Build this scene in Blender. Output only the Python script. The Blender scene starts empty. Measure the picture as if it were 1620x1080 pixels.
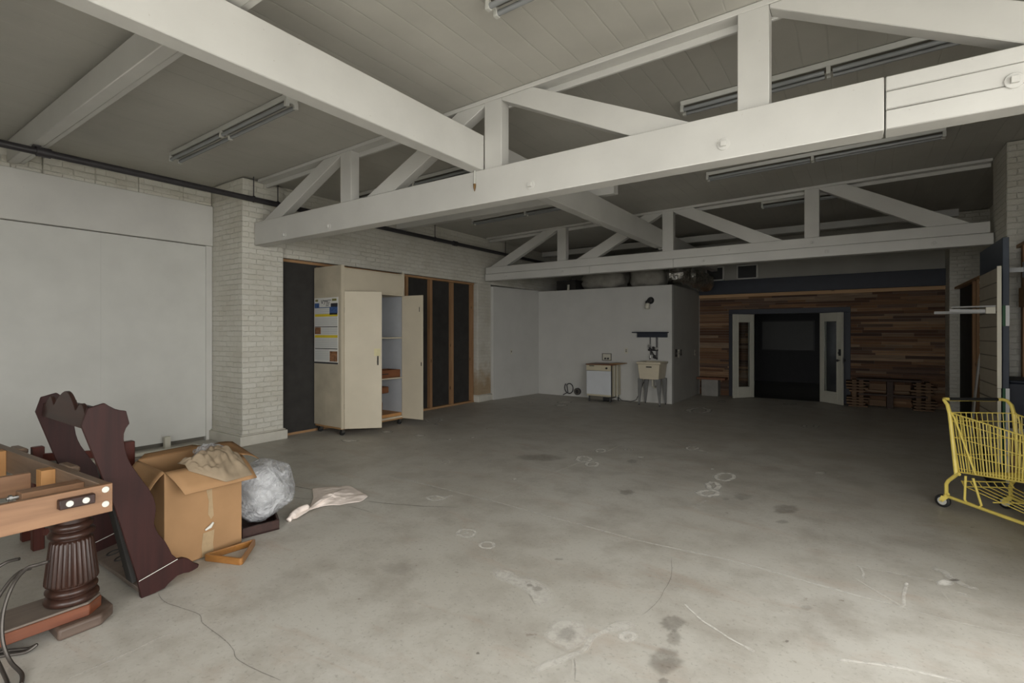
import bpy, math, random
from mathutils import Vector, Matrix, noise
random.seed(7)
SC = bpy.context.scene
COL = SC.collection
PI = math.pi
V = Vector

# ---------------------------------------------------------------- camera, light, exposure
cam_d = bpy.data.cameras.new('camera')
cam_d.sensor_width = 36.0
cam_d.lens = 797.6 * 36.0 / 1620.0
cam_d.shift_y = -13.7 / 1620.0
cam_d.clip_end = 200
cam = bpy.data.objects.new('camera', cam_d)
COL.objects.link(cam)
cam.location = (0, 0, 1.55)
cam.rotation_euler = (PI / 2, 0, 0.60267)
SC.camera = cam

SC.view_settings.view_transform = 'Standard'
SC.view_settings.look = 'None'
SC.view_settings.gamma = 1.0
SC.view_settings.use_curve_mapping = False
SC.view_settings.exposure = 0.0
SC.cycles.use_denoising = True
SC.cycles.max_bounces = 8
SC.cycles.diffuse_bounces = 5
SC.cycles.transparent_max_bounces = 16
SC.cycles.sample_clamp_indirect = 6.0

SKY = 7.7
OPEN_Y = -2.6                     # south end wall of the room
DOOR = (-2.2, 3.40, 3.0)          # the open bay door in the east wall: from y, to y, height
FRONT = (-2.0, 1.6, 3.0)          # the open front in the south wall: from x, to x, height
w = bpy.data.worlds.new('overcast_sky')
SC.world = w
w.use_nodes = True
bg = w.node_tree.nodes['Background']
bg.inputs[0].default_value = (1.0, 0.99, 0.965, 1)
bg.inputs[1].default_value = SKY

# daylight reaches the room through the open bay door in the east wall (a portal helps sample the sky there)
pl = bpy.data.lights.new('bay_door_daylight', 'AREA')
pl.shape = 'RECTANGLE'
pl.size = DOOR[2]
pl.size_y = DOOR[1] - DOOR[0]
pl.cycles.is_portal = True
po = bpy.data.objects.new('bay_door_daylight', pl)
COL.objects.link(po)
po.location = (2.05, (DOOR[0] + DOOR[1]) / 2, DOOR[2] / 2)
po.rotation_euler = (0, PI / 2, 0)          # -Z of the lamp faces -X, into the room
pl2 = bpy.data.lights.new('open_front_daylight', 'AREA')
pl2.shape = 'RECTANGLE'
pl2.size = FRONT[1] - FRONT[0]
pl2.size_y = FRONT[2]
pl2.cycles.is_portal = True
po2 = bpy.data.objects.new('open_front_daylight', pl2)
COL.objects.link(po2)
po2.location = ((FRONT[0] + FRONT[1]) / 2, OPEN_Y - 0.05, FRONT[2] / 2)
po2.rotation_euler = (PI / 2, 0, 0)         # faces +Y

# ---------------------------------------------------------------- mesh helpers
class MB:
    def __init__(s, M=None):
        s.v = []; s.f = []; s.M = M; s.col = []
    def add(s, vs, fs):
        b = len(s.v)
        for p in vs:
            p = V(p)
            s.v.append(s.M @ p if s.M else p)
        s.f += [tuple(b + i for i in f) for f in fs]
        return s
    def box(s, x0, x1, y0, y1, z0, z1):
        return s.add([(x0,y0,z0),(x1,y0,z0),(x1,y1,z0),(x0,y1,z0),(x0,y0,z1),(x1,y0,z1),(x1,y1,z1),(x0,y1,z1)],
                     [(0,3,2,1),(4,5,6,7),(0,1,5,4),(1,2,6,5),(2,3,7,6),(3,0,4,7)])
    def hexa(s, p):
        return s.add(p, [(0,3,2,1),(4,5,6,7),(0,1,5,4),(1,2,6,5),(2,3,7,6),(3,0,4,7)])
    def bar(s, p, q, wd, ht, up=(0,0,1)):
        p = V(p); q = V(q); d = (q - p).normalized()
        u = V(up); sd = d.cross(u)
        if sd.length < 1e-4: sd = d.cross(V((1,0,0)))
        sd.normalize(); u = sd.cross(d).normalized()
        a = sd * wd / 2; b = u * ht / 2
        return s.hexa([p-a-b, p+a-b, q+a-b, q-a-b, p-a+b, p+a+b, q+a+b, q-a+b])
    def tube(s, pts, r, n=8, closed=False, cap=True):
        pts = [V(p) for p in pts]; N = len(pts)
        rs = r if isinstance(r, (list, tuple)) else [r] * N
        t0 = None; rings = []; u = None
        for i in range(N):
            if closed: t = (pts[(i+1) % N] - pts[i-1])
            else: t = pts[min(i+1, N-1)] - pts[max(i-1, 0)]
            t.normalize()
            if u is None:
                u = t.cross(V((0,0,1)))
                if u.length < 1e-3: u = t.cross(V((1,0,0)))
                u.normalize()
            else:
                u = (u - t * u.dot(t)).normalized()
            w_ = t.cross(u)
            rings.append([pts[i] + (u * math.cos(2*PI*k/n) + w_ * math.sin(2*PI*k/n)) * rs[i] for k in range(n)])
        vs = [p for rg in rings for p in rg]; fs = []
        for i in range(N if closed else N - 1):
            a = i * n; b = ((i + 1) % N) * n
            for k in range(n):
                fs.append((a + k, a + (k+1) % n, b + (k+1) % n, b + k))
        if cap and not closed:
            fs.append(tuple(range(n-1, -1, -1))); fs.append(tuple((N-1)*n + k for k in range(n)))
        return s.add(vs, fs)
    def lathe(s, c, prof, n=24, flute=None):
        c = V(c); vs = []; fs = []
        for (r, z) in prof:
            for k in range(n):
                a = 2*PI*k/n
                rr = r
                if flute and flute[0] <= z <= flute[1]:
                    rr = r * (1 - 0.085 * (0.5 + 0.5 * math.cos(a * flute[2])) ** 2)
                vs.append(c + V((rr*math.cos(a), rr*math.sin(a), z)))
        for i in range(len(prof)-1):
            for k in range(n):
                fs.append((i*n+k, i*n+(k+1) % n, (i+1)*n+(k+1) % n, (i+1)*n+k))
        fs.append(tuple(range(n-1, -1, -1))); fs.append(tuple((len(prof)-1)*n+k for k in range(n)))
        return s.add(vs, fs)
    def prism(s, out, o, u, v_, w_):
        # 2-D outline (a, b) -> o + a*u + b*v_, extruded along w_
        o = V(o); u = V(u); v_ = V(v_); w_ = V(w_); n = len(out)
        A = [o + u*a + v_*b for a, b in out]
        vs = A + [p + w_ for p in A]
        fs = [tuple(range(n-1, -1, -1)), tuple(range(n, 2*n))]
        fs += [(i, (i+1) % n, n + (i+1) % n, n + i) for i in range(n)]
        return s.add(vs, fs)
    def cyl(s, p, q, r, n=16):
        return s.tube([p, q], r, n)
    def ball(s, c, r, nu=14, nv=9, fn=None):
        c = V(c); r = V(r) if isinstance(r, (tuple, list)) else V((r, r, r)); vs = []; fs = []
        for j in range(nv + 1):
            th = PI * j / nv
            for i in range(nu):
                a = 2*PI*i/nu
                d = V((math.sin(th)*math.cos(a), math.sin(th)*math.sin(a), math.cos(th)))
                k = fn(d) if fn else 1.0
                vs.append(c + V((d.x*r.x, d.y*r.y, d.z*r.z)) * k)
        for j in range(nv):
            for i in range(nu):
                fs.append((j*nu+i, (j+1)*nu+i, (j+1)*nu+(i+1) % nu, j*nu+(i+1) % nu))
        return s.add(vs, fs)
    def grid(s, rows, closed=False):
        n = len(rows[0]); vs = [p for r in rows for p in r]; fs = []
        for j in range(len(rows)-1):
            for i in range(n if closed else n-1):
                fs.append((j*n+i, j*n+(i+1) % n, (j+1)*n+(i+1) % n, (j+1)*n+i))
        return s.add(vs, fs)

ORG = {}
def base_of(o):
    while o.parent is not None: o = o.parent
    return ORG[o.name]
def obj(name, mb, m, parent=None, bevel=0, seg=1, solid=0, sub=0, sharp=35, org=None, colors=None):
    """one mesh object; vertices come in world coordinates"""
    me = bpy.data.meshes.new(name)
    if parent is not None:
        L = base_of(parent)
    else:
        if org is None:
            xs = [p.x for p in mb.v]; ys = [p.y for p in mb.v]; zs = [p.z for p in mb.v]
            L = V(((min(xs)+max(xs))/2, (min(ys)+max(ys))/2, min(zs)))
        else: L = V(org)
    me.from_pydata([tuple(p - L) for p in mb.v], [], mb.f)
    me.validate(); me.update()
    if colors is not None:
        at = me.color_attributes.new('tone', 'FLOAT_COLOR', 'POINT')
        for i, c in enumerate(colors): at.data[i].color = (c[0], c[1], c[2], 1) if len(c) == 3 else c
    for p in me.polygons: p.use_smooth = True
    me.set_sharp_from_angle(angle=math.radians(sharp))
    me.materials.append(m)
    o = bpy.data.objects.new(name, me)
    COL.objects.link(o)
    if parent is not None: o.parent = parent
    else:
        o.location = L; ORG[o.name] = L
    if solid:
        md = o.modifiers.new('thickness', 'SOLIDIFY'); md.thickness = solid; md.offset = 0
    if sub:
        md = o.modifiers.new('smooth', 'SUBSURF'); md.levels = sub; md.render_levels = sub
    if bevel:
        md = o.modifiers.new('edges', 'BEVEL'); md.width = bevel; md.segments = seg; md.limit_method = 'ANGLE'
        md.angle_limit = math.radians(40)
    return o
def tag(o, label, cat, group=None):
    o['label'] = label; o['category'] = cat
    if group: o['group'] = group
    return o
def thing(name, label, cat, loc, group=None):
    o = bpy.data.objects.new(name, None); COL.objects.link(o)
    o.location = loc; o.empty_display_size = 0.1; ORG[o.name] = V(loc)
    return tag(o, label, cat, group)
def struct(name, mb, m, parent=None, **k):
    o = obj(name, mb, m, parent, **k)
    if parent is None: o['kind'] = 'structure'
    return o
def copy_tree(o, loc=None, parent=None):
    c = o.copy(); COL.objects.link(c)
    if parent is not None:
        c.parent = parent
    if loc is not None:
        c.location = loc; ORG[c.name] = V(loc)
    for ch in o.children: copy_tree(ch, None, c)
    return c
def smooth(p, n=5):
    p = [V(q) for q in p]; out = []
    for i in range(len(p)-1):
        a, b_, c, d = p[max(0, i-1)], p[i], p[i+1], p[min(len(p)-1, i+2)]
        for k in range(n):
            t = k/n
            out.append(0.5*((2*b_) + (c-a)*t + (2*a-5*b_+4*c-d)*t*t + (3*b_-a-3*c+d)*t**3))
    out.append(p[-1]); return out
B = lambda *a: MB().box(*a)

# ---------------------------------------------------------------- materials
def nodes(name):
    m = bpy.data.materials.new(name); m.use_nodes = True
    nt = m.node_tree; b = nt.nodes['Principled BSDF']
    return m, nt, b
def link(nt, a, b): nt.links.new(a, b)
def nd(nt, t, **k):
    n = nt.nodes.new(t)
    for kk, vv in k.items():
        if kk == 'op': n.operation = vv
        else: setattr(n, kk, vv)
    return n
def math_n(nt, op, a, b=None, clamp=False):
    n = nt.nodes.new('ShaderNodeMath'); n.operation = op; n.use_clamp = clamp
    for i, x in enumerate((a, b)):
        if x is None: continue
        if isinstance(x, (int, float)): n.inputs[i].default_value = x
        else: nt.links.new(x, n.inputs[i])
    return n.outputs[0]
def ramp(nt, fac, stops):
    r = nt.nodes.new('ShaderNodeValToRGB')
    while len(r.color_ramp.elements) < len(stops): r.color_ramp.elements.new(0.5)
    for e, (p, c) in zip(r.color_ramp.elements, stops):
        e.position = p; e.color = (c[0], c[1], c[2], 1) if not isinstance(c, (int, float)) else (c, c, c, 1)
    nt.links.new(fac, r.inputs[0])
    return r.outputs[0]
def mixc(nt, fac, a, b):
    n = nt.nodes.new('ShaderNodeMix'); n.data_type = 'RGBA'
    for s_, x in ((0, fac), (6, a), (7, b)):
        if isinstance(x, (int, float)): n.inputs[s_].default_value = x
        elif isinstance(x, tuple): n.inputs[s_].default_value = (x[0], x[1], x[2], 1)
        else: nt.links.new(x, n.inputs[s_])
    return n.outputs[2]
def noise_n(nt, vec, scale, detail=4, rough=0.55, dist=0.0):
    n = nt.nodes.new('ShaderNodeTexNoise'); n.inputs['Scale'].default_value = scale
    n.inputs['Detail'].default_value = detail; n.inputs['Roughness'].default_value = rough
    n.inputs['Distortion'].default_value = dist
    if vec is not None: nt.links.new(vec, n.inputs['Vector'])
    return n.outputs['Fac']
def pos(nt, scale=(1,1,1), world=False):
    if world:
        g = nt.nodes.new('ShaderNodeNewGeometry'); o = g.outputs['Position']
    else:
        g = nt.nodes.new('ShaderNodeTexCoord'); o = g.outputs['Object']
    mp = nt.nodes.new('ShaderNodeMapping'); mp.inputs['Scale'].default_value = scale
    nt.links.new(o, mp.inputs[0]); return mp.outputs[0]
def bump(nt, b, h, strength=0.3, dist=0.01, prev=None):
    n = nt.nodes.new('ShaderNodeBump'); n.inputs['Strength'].default_value = strength; n.inputs['Distance'].default_value = dist
    nt.links.new(h, n.inputs['Height'])
    if prev is not None: nt.links.new(prev, n.inputs['Normal'])
    nt.links.new(n.outputs[0], b.inputs['Normal']); return n.outputs[0]
def plain(name, c, rough=0.6, metal=0.0, var=0.12, scale=6.0, bmp=0.0, spec=0.4, coat=0.0):
    m, nt, b = nodes(name)
    p = pos(nt); f = noise_n(nt, p, scale, 5)
    d = tuple(max(0, x * (1 - var)) for x in c); u = tuple(min(1, x * (1 + var)) for x in c)
    link(nt, ramp(nt, f, [(0.3, d), (0.7, u)]), b.inputs['Base Color'])
    b.inputs['Roughness'].default_value = rough; b.inputs['Metallic'].default_value = metal
    b.inputs['Specular IOR Level'].default_value = spec
    if coat: b.inputs['Coat Weight'].default_value = coat; b.inputs['Coat Roughness'].default_value = 0.2
    if bmp: bump(nt, b, noise_n(nt, p, scale * 8, 4), bmp, 0.004)
    return m
def woodm(name, c1, c2, axis='x', rough=0.5, sc=1.0, spec=0.4, coat=0.0, knots=False):
    m, nt, b = nodes(name)
    s = {'x': (1.2*sc, 22*sc, 22*sc), 'y': (22*sc, 1.2*sc, 22*sc), 'z': (22*sc, 22*sc, 1.2*sc)}[axis]
    p = pos(nt, s)
    f = noise_n(nt, p, 1.0, 6, 0.6, 0.6)
    p2 = pos(nt); f2 = noise_n(nt, p2, 3.0 * sc, 3)
    c = ramp(nt, f, [(0.28, c1), (0.72, c2)])
    c = mixc(nt, math_n(nt, 'MULTIPLY', f2, 0.45), c, tuple(x * 0.75 for x in c1))
    if knots:
        vn = nt.nodes.new('ShaderNodeTexVoronoi'); vn.inputs['Scale'].default_value = 1.0
        s3 = {'x': (2.2, 7, 7), 'y': (7, 2.2, 7), 'z': (7, 7, 2.2)}[axis]
        link(nt, pos(nt, s3), vn.inputs['Vector'])
        k = ramp(nt, vn.outputs['Distance'], [(0.06, 1.0), (0.12, 0.0)])
        c = mixc(nt, k, c, tuple(x * 0.3 for x in c1))
    link(nt, c, b.inputs['Base Color'])
    b.inputs['Roughness'].default_value = rough; b.inputs['Specular IOR Level'].default_value = spec
    if coat: b.inputs['Coat Weight'].default_value = coat; b.inputs['Coat Roughness'].default_value = 0.25
    bump(nt, b, f, 0.12, 0.003)
    return m

def painted_wood(name, c, axis='x'):
    m, nt, b = nodes(name)
    s = {'x': (2, 30, 30), 'y': (30, 2, 30), 'z': (30, 30, 2)}[axis]
    g = noise_n(nt, pos(nt, s), 1.0, 5, 0.6, 0.4)
    f = noise_n(nt, pos(nt), 1.7, 5)
    col = ramp(nt, f, [(0.3, tuple(x*0.88 for x in c)), (0.7, c)])
    sp = noise_n(nt, pos(nt), 38, 2)
    k = ramp(nt, sp, [(0.73, 0.0), (0.78, 1.0)])
    col = mixc(nt, math_n(nt, 'MULTIPLY', k, 0.35), col, (0.30, 0.25, 0.19))
    link(nt, col, b.inputs['Base Color'])
    b.inputs['Roughness'].default_value = 0.55; b.inputs['Specular IOR Level'].default_value = 0.3
    bump(nt, b, g, 0.18, 0.004)
    return m

def brick_white(name, c=(0.60, 0.58, 0.52), stain=False):
    m, nt, b = nodes(name)
    g = nt.nodes.new('ShaderNodeNewGeometry')
    sx = nt.nodes.new('ShaderNodeSeparateXYZ'); link(nt, g.outputs['Position'], sx.inputs[0])
    u = math_n(nt, 'ADD', sx.outputs[0], sx.outputs[1])
    cb = nt.nodes.new('ShaderNodeCombineXYZ'); link(nt, u, cb.inputs[0]); link(nt, sx.outputs[2], cb.inputs[1])
    # ragged brick edges
    nz = nt.nodes.new('ShaderNodeTexNoise'); nz.inputs['Scale'].default_value = 14; link(nt, g.outputs['Position'], nz.inputs['Vector'])
    vm = nt.nodes.new('ShaderNodeVectorMath'); vm.operation = 'MULTIPLY_ADD'
    link(nt, nz.outputs['Color'], vm.inputs[0]); vm.inputs[1].default_value = (0.024, 0.020, 0); link(nt, cb.outputs[0], vm.inputs[2])
    br = nt.nodes.new('ShaderNodeTexBrick'); link(nt, vm.outputs[0], br.inputs['Vector'])
    br.inputs['Scale'].default_value = 1.0; br.inputs['Brick Width'].default_value = 0.21; br.inputs['Row Height'].default_value = 0.072
    br.inputs['Mortar Size'].default_value = 0.007; br.inputs['Mortar Smooth'].default_value = 0.6
    br.inputs['Color1'].default_value = (*c, 1); br.inputs['Color2'].default_value = (c[0]*0.93, c[1]*0.92, c[2]*0.90, 1)
    br.inputs['Mortar'].default_value = (c[0]*0.92, c[1]*0.915, c[2]*0.90, 1)
    f = noise_n(nt, g.outputs['Position'], 2.3, 6)
    col = mixc(nt, ramp(nt, f, [(0.45, 0.0), (0.75, 0.35)]), br.outputs['Color'], (c[0]*0.62, c[1]*0.58, c[2]*0.5))
    if stain:
        hz = math_n(nt, 'ADD', sx.outputs[2], math_n(nt, 'MULTIPLY', noise_n(nt, g.outputs['Position'], 5, 5), 0.9))
        k = ramp(nt, math_n(nt, 'MULTIPLY', hz, 0.5), [(0.42, 0.75), (0.68, 0.0)])
        col = mixc(nt, k, col, (0.30, 0.19, 0.08))
    link(nt, col, b.inputs['Base Color'])
    b.inputs['Roughness'].default_value = 0.6; b.inputs['Specular IOR Level'].default_value = 0.3
    h = math_n(nt, 'SUBTRACT', 1.0, br.outputs['Fac'])
    n1 = bump(nt, b, math_n(nt, 'MULTIPLY', h, ramp(nt, noise_n(nt, g.outputs['Position'], 3.5, 4), [(0.35, 0.45), (0.6, 1.0)])), 0.8, 0.012)
    fine = noise_n(nt, g.outputs['Position'], 26, 5)
    bump(nt, b, fine, 0.7, 0.014, n1)
    return m

def concrete():
    m, nt, b = nodes('worn_concrete')
    p = pos(nt, world=True)
    n1 = noise_n(nt, p, 0.55, 6, 0.6); n2 = noise_n(nt, p, 2.6, 8, 0.68); n3 = noise_n(nt, p, 46, 3)
    n4 = noise_n(nt, pos(nt, (1.0, 3.2, 1), world=True), 1.3, 7, 0.7, 0.8)
    col = ramp(nt, n1, [(0.32, (0.42, 0.40, 0.355)), (0.5, (0.47, 0.452, 0.408)), (0.7, (0.51, 0.497, 0.458))])
    col = mixc(nt, ramp(nt, n2, [(0.34, 0.6), (0.55, 0.0)]), col, (0.30, 0.272, 0.232))
    col = mixc(nt, ramp(nt, n4, [(0.54, 0.0), (0.72, 0.55)]), col, (0.40, 0.32, 0.26))
    col = mixc(nt, ramp(nt, n3, [(0.30, 0.35), (0.42, 0.0)]), col, (0.20, 0.18, 0.15))
    sp = noise_n(nt, p, 9, 4, 0.6)
    col = mixc(nt, ramp(nt, sp, [(0.69, 0.0), (0.74, 0.55)]), col, (0.16, 0.12, 0.09))
    link(nt, col, b.inputs['Base Color'])
    link(nt, ramp(nt, n2, [(0.3, 0.42), (0.7, 0.62)]), b.inputs['Roughness'])
    b.inputs['Specular IOR Level'].default_value = 0.3
    bump(nt, b, noise_n(nt, p, 30, 5), 0.12, 0.004)
    return m

def decal(name, c, edge_noise=22):
    m, nt, b = nodes(name)
    a = nt.nodes.new('ShaderNodeAttribute'); a.attribute_name = 'tone'
    p = pos(nt, world=True)
    n = noise_n(nt, p, edge_noise, 6, 0.65)
    k = ramp(nt, n, [(0.30, 0.45), (0.55, 1.0)])
    al = math_n(nt, 'MULTIPLY', a.outputs['Fac'], k, True)
    b.inputs['Base Color'].default_value = (*c, 1); b.inputs['Roughness'].default_value = 0.75
    b.inputs['Specular IOR Level'].default_value = 0.2
    link(nt, al, b.inputs['Alpha'])
    return m

def ceiling_mat():
    m, nt, b = nodes('painted_ceiling_boards')
    g = nt.nodes.new('ShaderNodeNewGeometry'); sx = nt.nodes.new('ShaderNodeSeparateXYZ'); link(nt, g.outputs['Position'], sx.inputs[0])
    nz = noise_n(nt, pos(nt, (1, 0.25, 1), True), 3, 3)
    u = math_n(nt, 'ADD', sx.outputs[0], math_n(nt, 'MULTIPLY', nz, 0.02))
    fr = math_n(nt, 'FRACT', math_n(nt, 'MULTIPLY', u, 1/0.19))
    d = math_n(nt, 'ABSOLUTE', math_n(nt, 'SUBTRACT', fr, 0.5))
    groove = ramp(nt, d, [(0.455, 0.0), (0.495, 1.0)])
    f = noise_n(nt, g.outputs['Position'], 1.1, 6, 0.6)
    col = ramp(nt, f, [(0.3, (0.40, 0.388, 0.35)), (0.7, (0.475, 0.462, 0.42))])
    gv = math_n(nt, 'MULTIPLY', groove, ramp(nt, noise_n(nt, pos(nt, (5, 0.6, 1), True), 1, 3), [(0.45, 0.0), (0.65, 0.5)]))
    col = mixc(nt, gv, col, (0.29, 0.275, 0.24))
    link(nt, col, b.inputs['Base Color']); b.inputs['Roughness'].default_value = 0.5; b.inputs['Specular IOR Level'].default_value = 0.35
    n1 = bump(nt, b, math_n(nt, 'MULTIPLY', groove, -1.0), 0.35, 0.006)
    bump(nt, b, noise_n(nt, pos(nt, (30, 1.5, 1), True), 1, 4), 0.10, 0.004, n1)
    return m

WHITE = (0.585, 0.578, 0.548)
M = {}
M['white_x'] = painted_wood('white_paint_x', WHITE, 'x')
M['white_y'] = painted_wood('white_paint_y', WHITE, 'y')
M['white_z'] = painted_wood('white_paint_z', WHITE, 'z')
M['brick'] = brick_white('white_painted_brick', (0.63, 0.615, 0.555))
M['brick_dirty'] = brick_white('stained_white_brick', (0.58, 0.56, 0.50), True)
M['ceiling'] = ceiling_mat()
M['floor'] = concrete()
M['boarding'] = plain('white_boarding', (0.56, 0.56, 0.53), 0.5, var=0.05, scale=2.2, bmp=0.05, spec=0.3)
M['drywall'] = plain('grey_white_drywall', (0.50, 0.495, 0.47), 0.7, var=0.05, scale=2, spec=0.25)
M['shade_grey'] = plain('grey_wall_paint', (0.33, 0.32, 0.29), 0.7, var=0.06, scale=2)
M['black_board'] = plain('black_sheathing', (0.035, 0.033, 0.031), 0.75, var=0.2, scale=5, spec=0.25)
M['stud'] = woodm('bare_timber', (0.26, 0.14, 0.065), (0.40, 0.24, 0.125), 'z', 0.65, knots=True)
M['plate'] = woodm('bare_timber_plate', (0.30, 0.165, 0.075), (0.44, 0.27, 0.14), 'y', 0.65)
M['pale_board'] = woodm('pale_timber_strip', (0.38, 0.22, 0.10), (0.52, 0.33, 0.17), 'x', 0.6, knots=True)
M['black_metal'] = plain('black_iron_pipe', (0.03, 0.027, 0.03), 0.45, var=0.2, spec=0.5)
M['light_white'] = plain('white_enamel', (0.50, 0.50, 0.465), 0.35, var=0.04)
M['tube_glass'] = plain('unlit_fluorescent_tube', (0.24, 0.25, 0.255), 0.25, var=0.03, spec=0.6)
M['grime'] = plain('dark_channel', (0.12, 0.11, 0.09), 0.6)
M['mahog'] = woodm('dark_mahogany', (0.018, 0.0065, 0.006), (0.042, 0.0125, 0.0105), 'z', 0.5, spec=0.22)
M['mahog_x'] = woodm('dark_mahogany_lengthwise', (0.022, 0.010, 0.008), (0.050, 0.021, 0.016), 'x', 0.45, spec=0.35, coat=0.1)
M['mahog_red'] = woodm('reddish_mahogany', (0.055, 0.014, 0.010), (0.11, 0.028, 0.018), 'z', 0.45, spec=0.3)
M['cherry_y'] = woodm('cherry_rail', (0.185, 0.095, 0.050), (0.33, 0.185, 0.10), 'y', 0.5, spec=0.4)
M['cherry_x'] = woodm('cherry_rail_long', (0.15, 0.10, 0.07), (0.26, 0.185, 0.13), 'x', 0.5)
M['raw_pine'] = woodm('raw_pine_block', (0.42, 0.205, 0.07), (0.54, 0.29, 0.115), 'z', 0.6)
M['pedestal'] = woodm('turned_dark_walnut', (0.018, 0.009, 0.0065), (0.050, 0.021, 0.014), 'z', 0.38, spec=0.35, coat=0.12)
M['pedestal_base'] = woodm('walnut_plinth', (0.10, 0.03, 0.014), (0.20, 0.065, 0.03), 'y', 0.35, spec=0.5, coat=0.3)
M['dusty'] = woodm('dusty_walnut_top', (0.12, 0.095, 0.077), (0.19, 0.155, 0.128), 'y', 0.6)
M['washer'] = plain('pale_bolt_cover', (0.62, 0.61, 0.55), 0.4, var=0.05)
M['steel'] = plain('steel', (0.45, 0.45, 0.45), 0.3, 1.0, 0.08)
M['iron'] = plain('dull_iron', (0.07, 0.062, 0.055), 0.42, 0.6, 0.15, bmp=0.05)
M['card'] = plain('corrugated_cardboard', (0.33, 0.195, 0.098), 0.75, var=0.10, scale=3, bmp=0.06, spec=0.15)
M['card_in'] = plain('cardboard_inside', (0.29, 0.165, 0.08), 0.8, var=0.10, scale=4, spec=0.1)
M['tape'] = plain('torn_paper_tape', (0.36, 0.26, 0.15), 0.5, var=0.1, scale=20)
M['tan'] = plain('tan_cloth', (0.235, 0.185, 0.128), 0.9, var=0.14, scale=10, bmp=0.15, spec=0.1)
M['pink'] = plain('pale_pink_cloth', (0.78, 0.69, 0.63), 0.9, var=0.07, scale=9, bmp=0.15, spec=0.1)
M['amber'] = woodm('varnished_oak', (0.20, 0.082, 0.018), (0.33, 0.15, 0.038), 'x', 0.35, spec=0.5, coat=0.4)
M['cream'] = plain('cream_paint', (0.52, 0.465, 0.36), 0.5, var=0.05, scale=2.5, bmp=0.03, spec=0.35)
M['cream_dull'] = plain('cream_paint_darker', (0.42, 0.375, 0.29), 0.55, var=0.14, scale=3, bmp=0.03)  # the cabinet cream again, darker and more mottled
M['bluegrey'] = plain('bluish_grey_lining', (0.44, 0.455, 0.48), 0.6, var=0.04)
M['rubber'] = plain('black_rubber', (0.015, 0.015, 0.015), 0.6)
M['ply'] = woodm('plywood_edge', (0.30, 0.17, 0.07), (0.42, 0.25, 0.12), 'y', 0.6)
M['brown'] = woodm('brown_wood', (0.13, 0.045, 0.018), (0.22, 0.085, 0.035), 'y', 0.5)
M['paper'] = plain('poster_paper', (0.60, 0.60, 0.57), 0.5, var=0.03)
M['yellow_strip'] = plain('yellow_print', (0.60, 0.47, 0.03), 0.5, var=0.03)
M['blue_print'] = plain('blue_print', (0.05, 0.10, 0.24), 0.5, var=0.3, scale=30)
M['brown_print'] = plain('brown_print', (0.22, 0.11, 0.055), 0.5, var=0.6, scale=25)
M['ink'] = plain('dark_ink', (0.03, 0.03, 0.035), 0.5)
M['green_print'] = plain('olive_print', (0.20, 0.19, 0.06), 0.5)
M['navy'] = plain('navy_paint', (0.020, 0.024, 0.036), 0.55, var=0.10, spec=0.4)
M['navy_door'] = plain('slate_blue_paint', (0.05, 0.063, 0.085), 0.5, var=0.08)
M['glass_dark'] = None
M['door_white'] = plain('off_white_door_paint', (0.50, 0.49, 0.42), 0.45, var=0.04)
M['appl_white'] = plain('appliance_white', (0.56, 0.58, 0.60), 0.35, var=0.03)
M['appl_cream'] = plain('appliance_cream', (0.50, 0.45, 0.33), 0.4, var=0.04)
M['sink'] = plain('cream_plastic_tub', (0.56, 0.50, 0.38), 0.4, var=0.05)
M['leg_grey'] = plain('grey_steel_leg', (0.17, 0.17, 0.165), 0.45, 0.2)
M['dark'] = plain('dark_plastic', (0.02, 0.02, 0.02), 0.5)
M['cover'] = plain('ivory_plate', (0.52, 0.50, 0.42), 0.45, var=0.03)
M['concrete_block'] = plain('grey_block', (0.24, 0.23, 0.21), 0.8, var=0.12, bmp=0.1)
M['wool'] = plain('grey_insulation_wrap', (0.30, 0.285, 0.25), 0.7, var=0.2, scale=5, bmp=0.3)
M['screen'] = plain('grey_screen', (0.06, 0.06, 0.057), 0.7, var=0.03)
M['yellow'] = plain('yellow_enamel', (0.78, 0.63, 0.15), 0.4, var=0.10, scale=8, spec=0.45)
M['slat'] = plain('taupe_slatwall', (0.33, 0.295, 0.235), 0.55, var=0.05, spec=0.3)
M['slat_edge'] = plain('cream_edge_band', (0.60, 0.57, 0.47), 0.5, var=0.04)
M['white_tape'] = plain('white_strip', (0.52, 0.53, 0.53), 0.5, var=0.03)
M['bright_tape'] = plain('bright_white_strip', (0.78, 0.78, 0.77), 0.5, var=0.02)
M['shelf_metal'] = plain('grey_white_metal', (0.28, 0.28, 0.275), 0.4, var=0.05)
M['green_tape'] = plain('green_strip', (0.03, 0.13, 0.055), 0.5, var=0.05)
M['pallet'] = woodm('pallet_wood', (0.10, 0.055, 0.028), (0.19, 0.115, 0.06), 'x', 0.7)
M['pallet_dark'] = woodm('dark_pallet_wood', (0.035, 0.020, 0.014), (0.07, 0.04, 0.027), 'x', 0.65)
M['ground'] = plain('outdoor_concrete', (0.40, 0.39, 0.36), 0.8, var=0.08)
M['dusty_dark'] = woodm('dusty_dark_foot', (0.07, 0.045, 0.033), (0.13, 0.095, 0.075), 'y', 0.55)
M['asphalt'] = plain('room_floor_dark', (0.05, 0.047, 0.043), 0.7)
M['dark_wall'] = plain('near_black_wall_paint', (0.014, 0.014, 0.015), 0.8)

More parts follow.
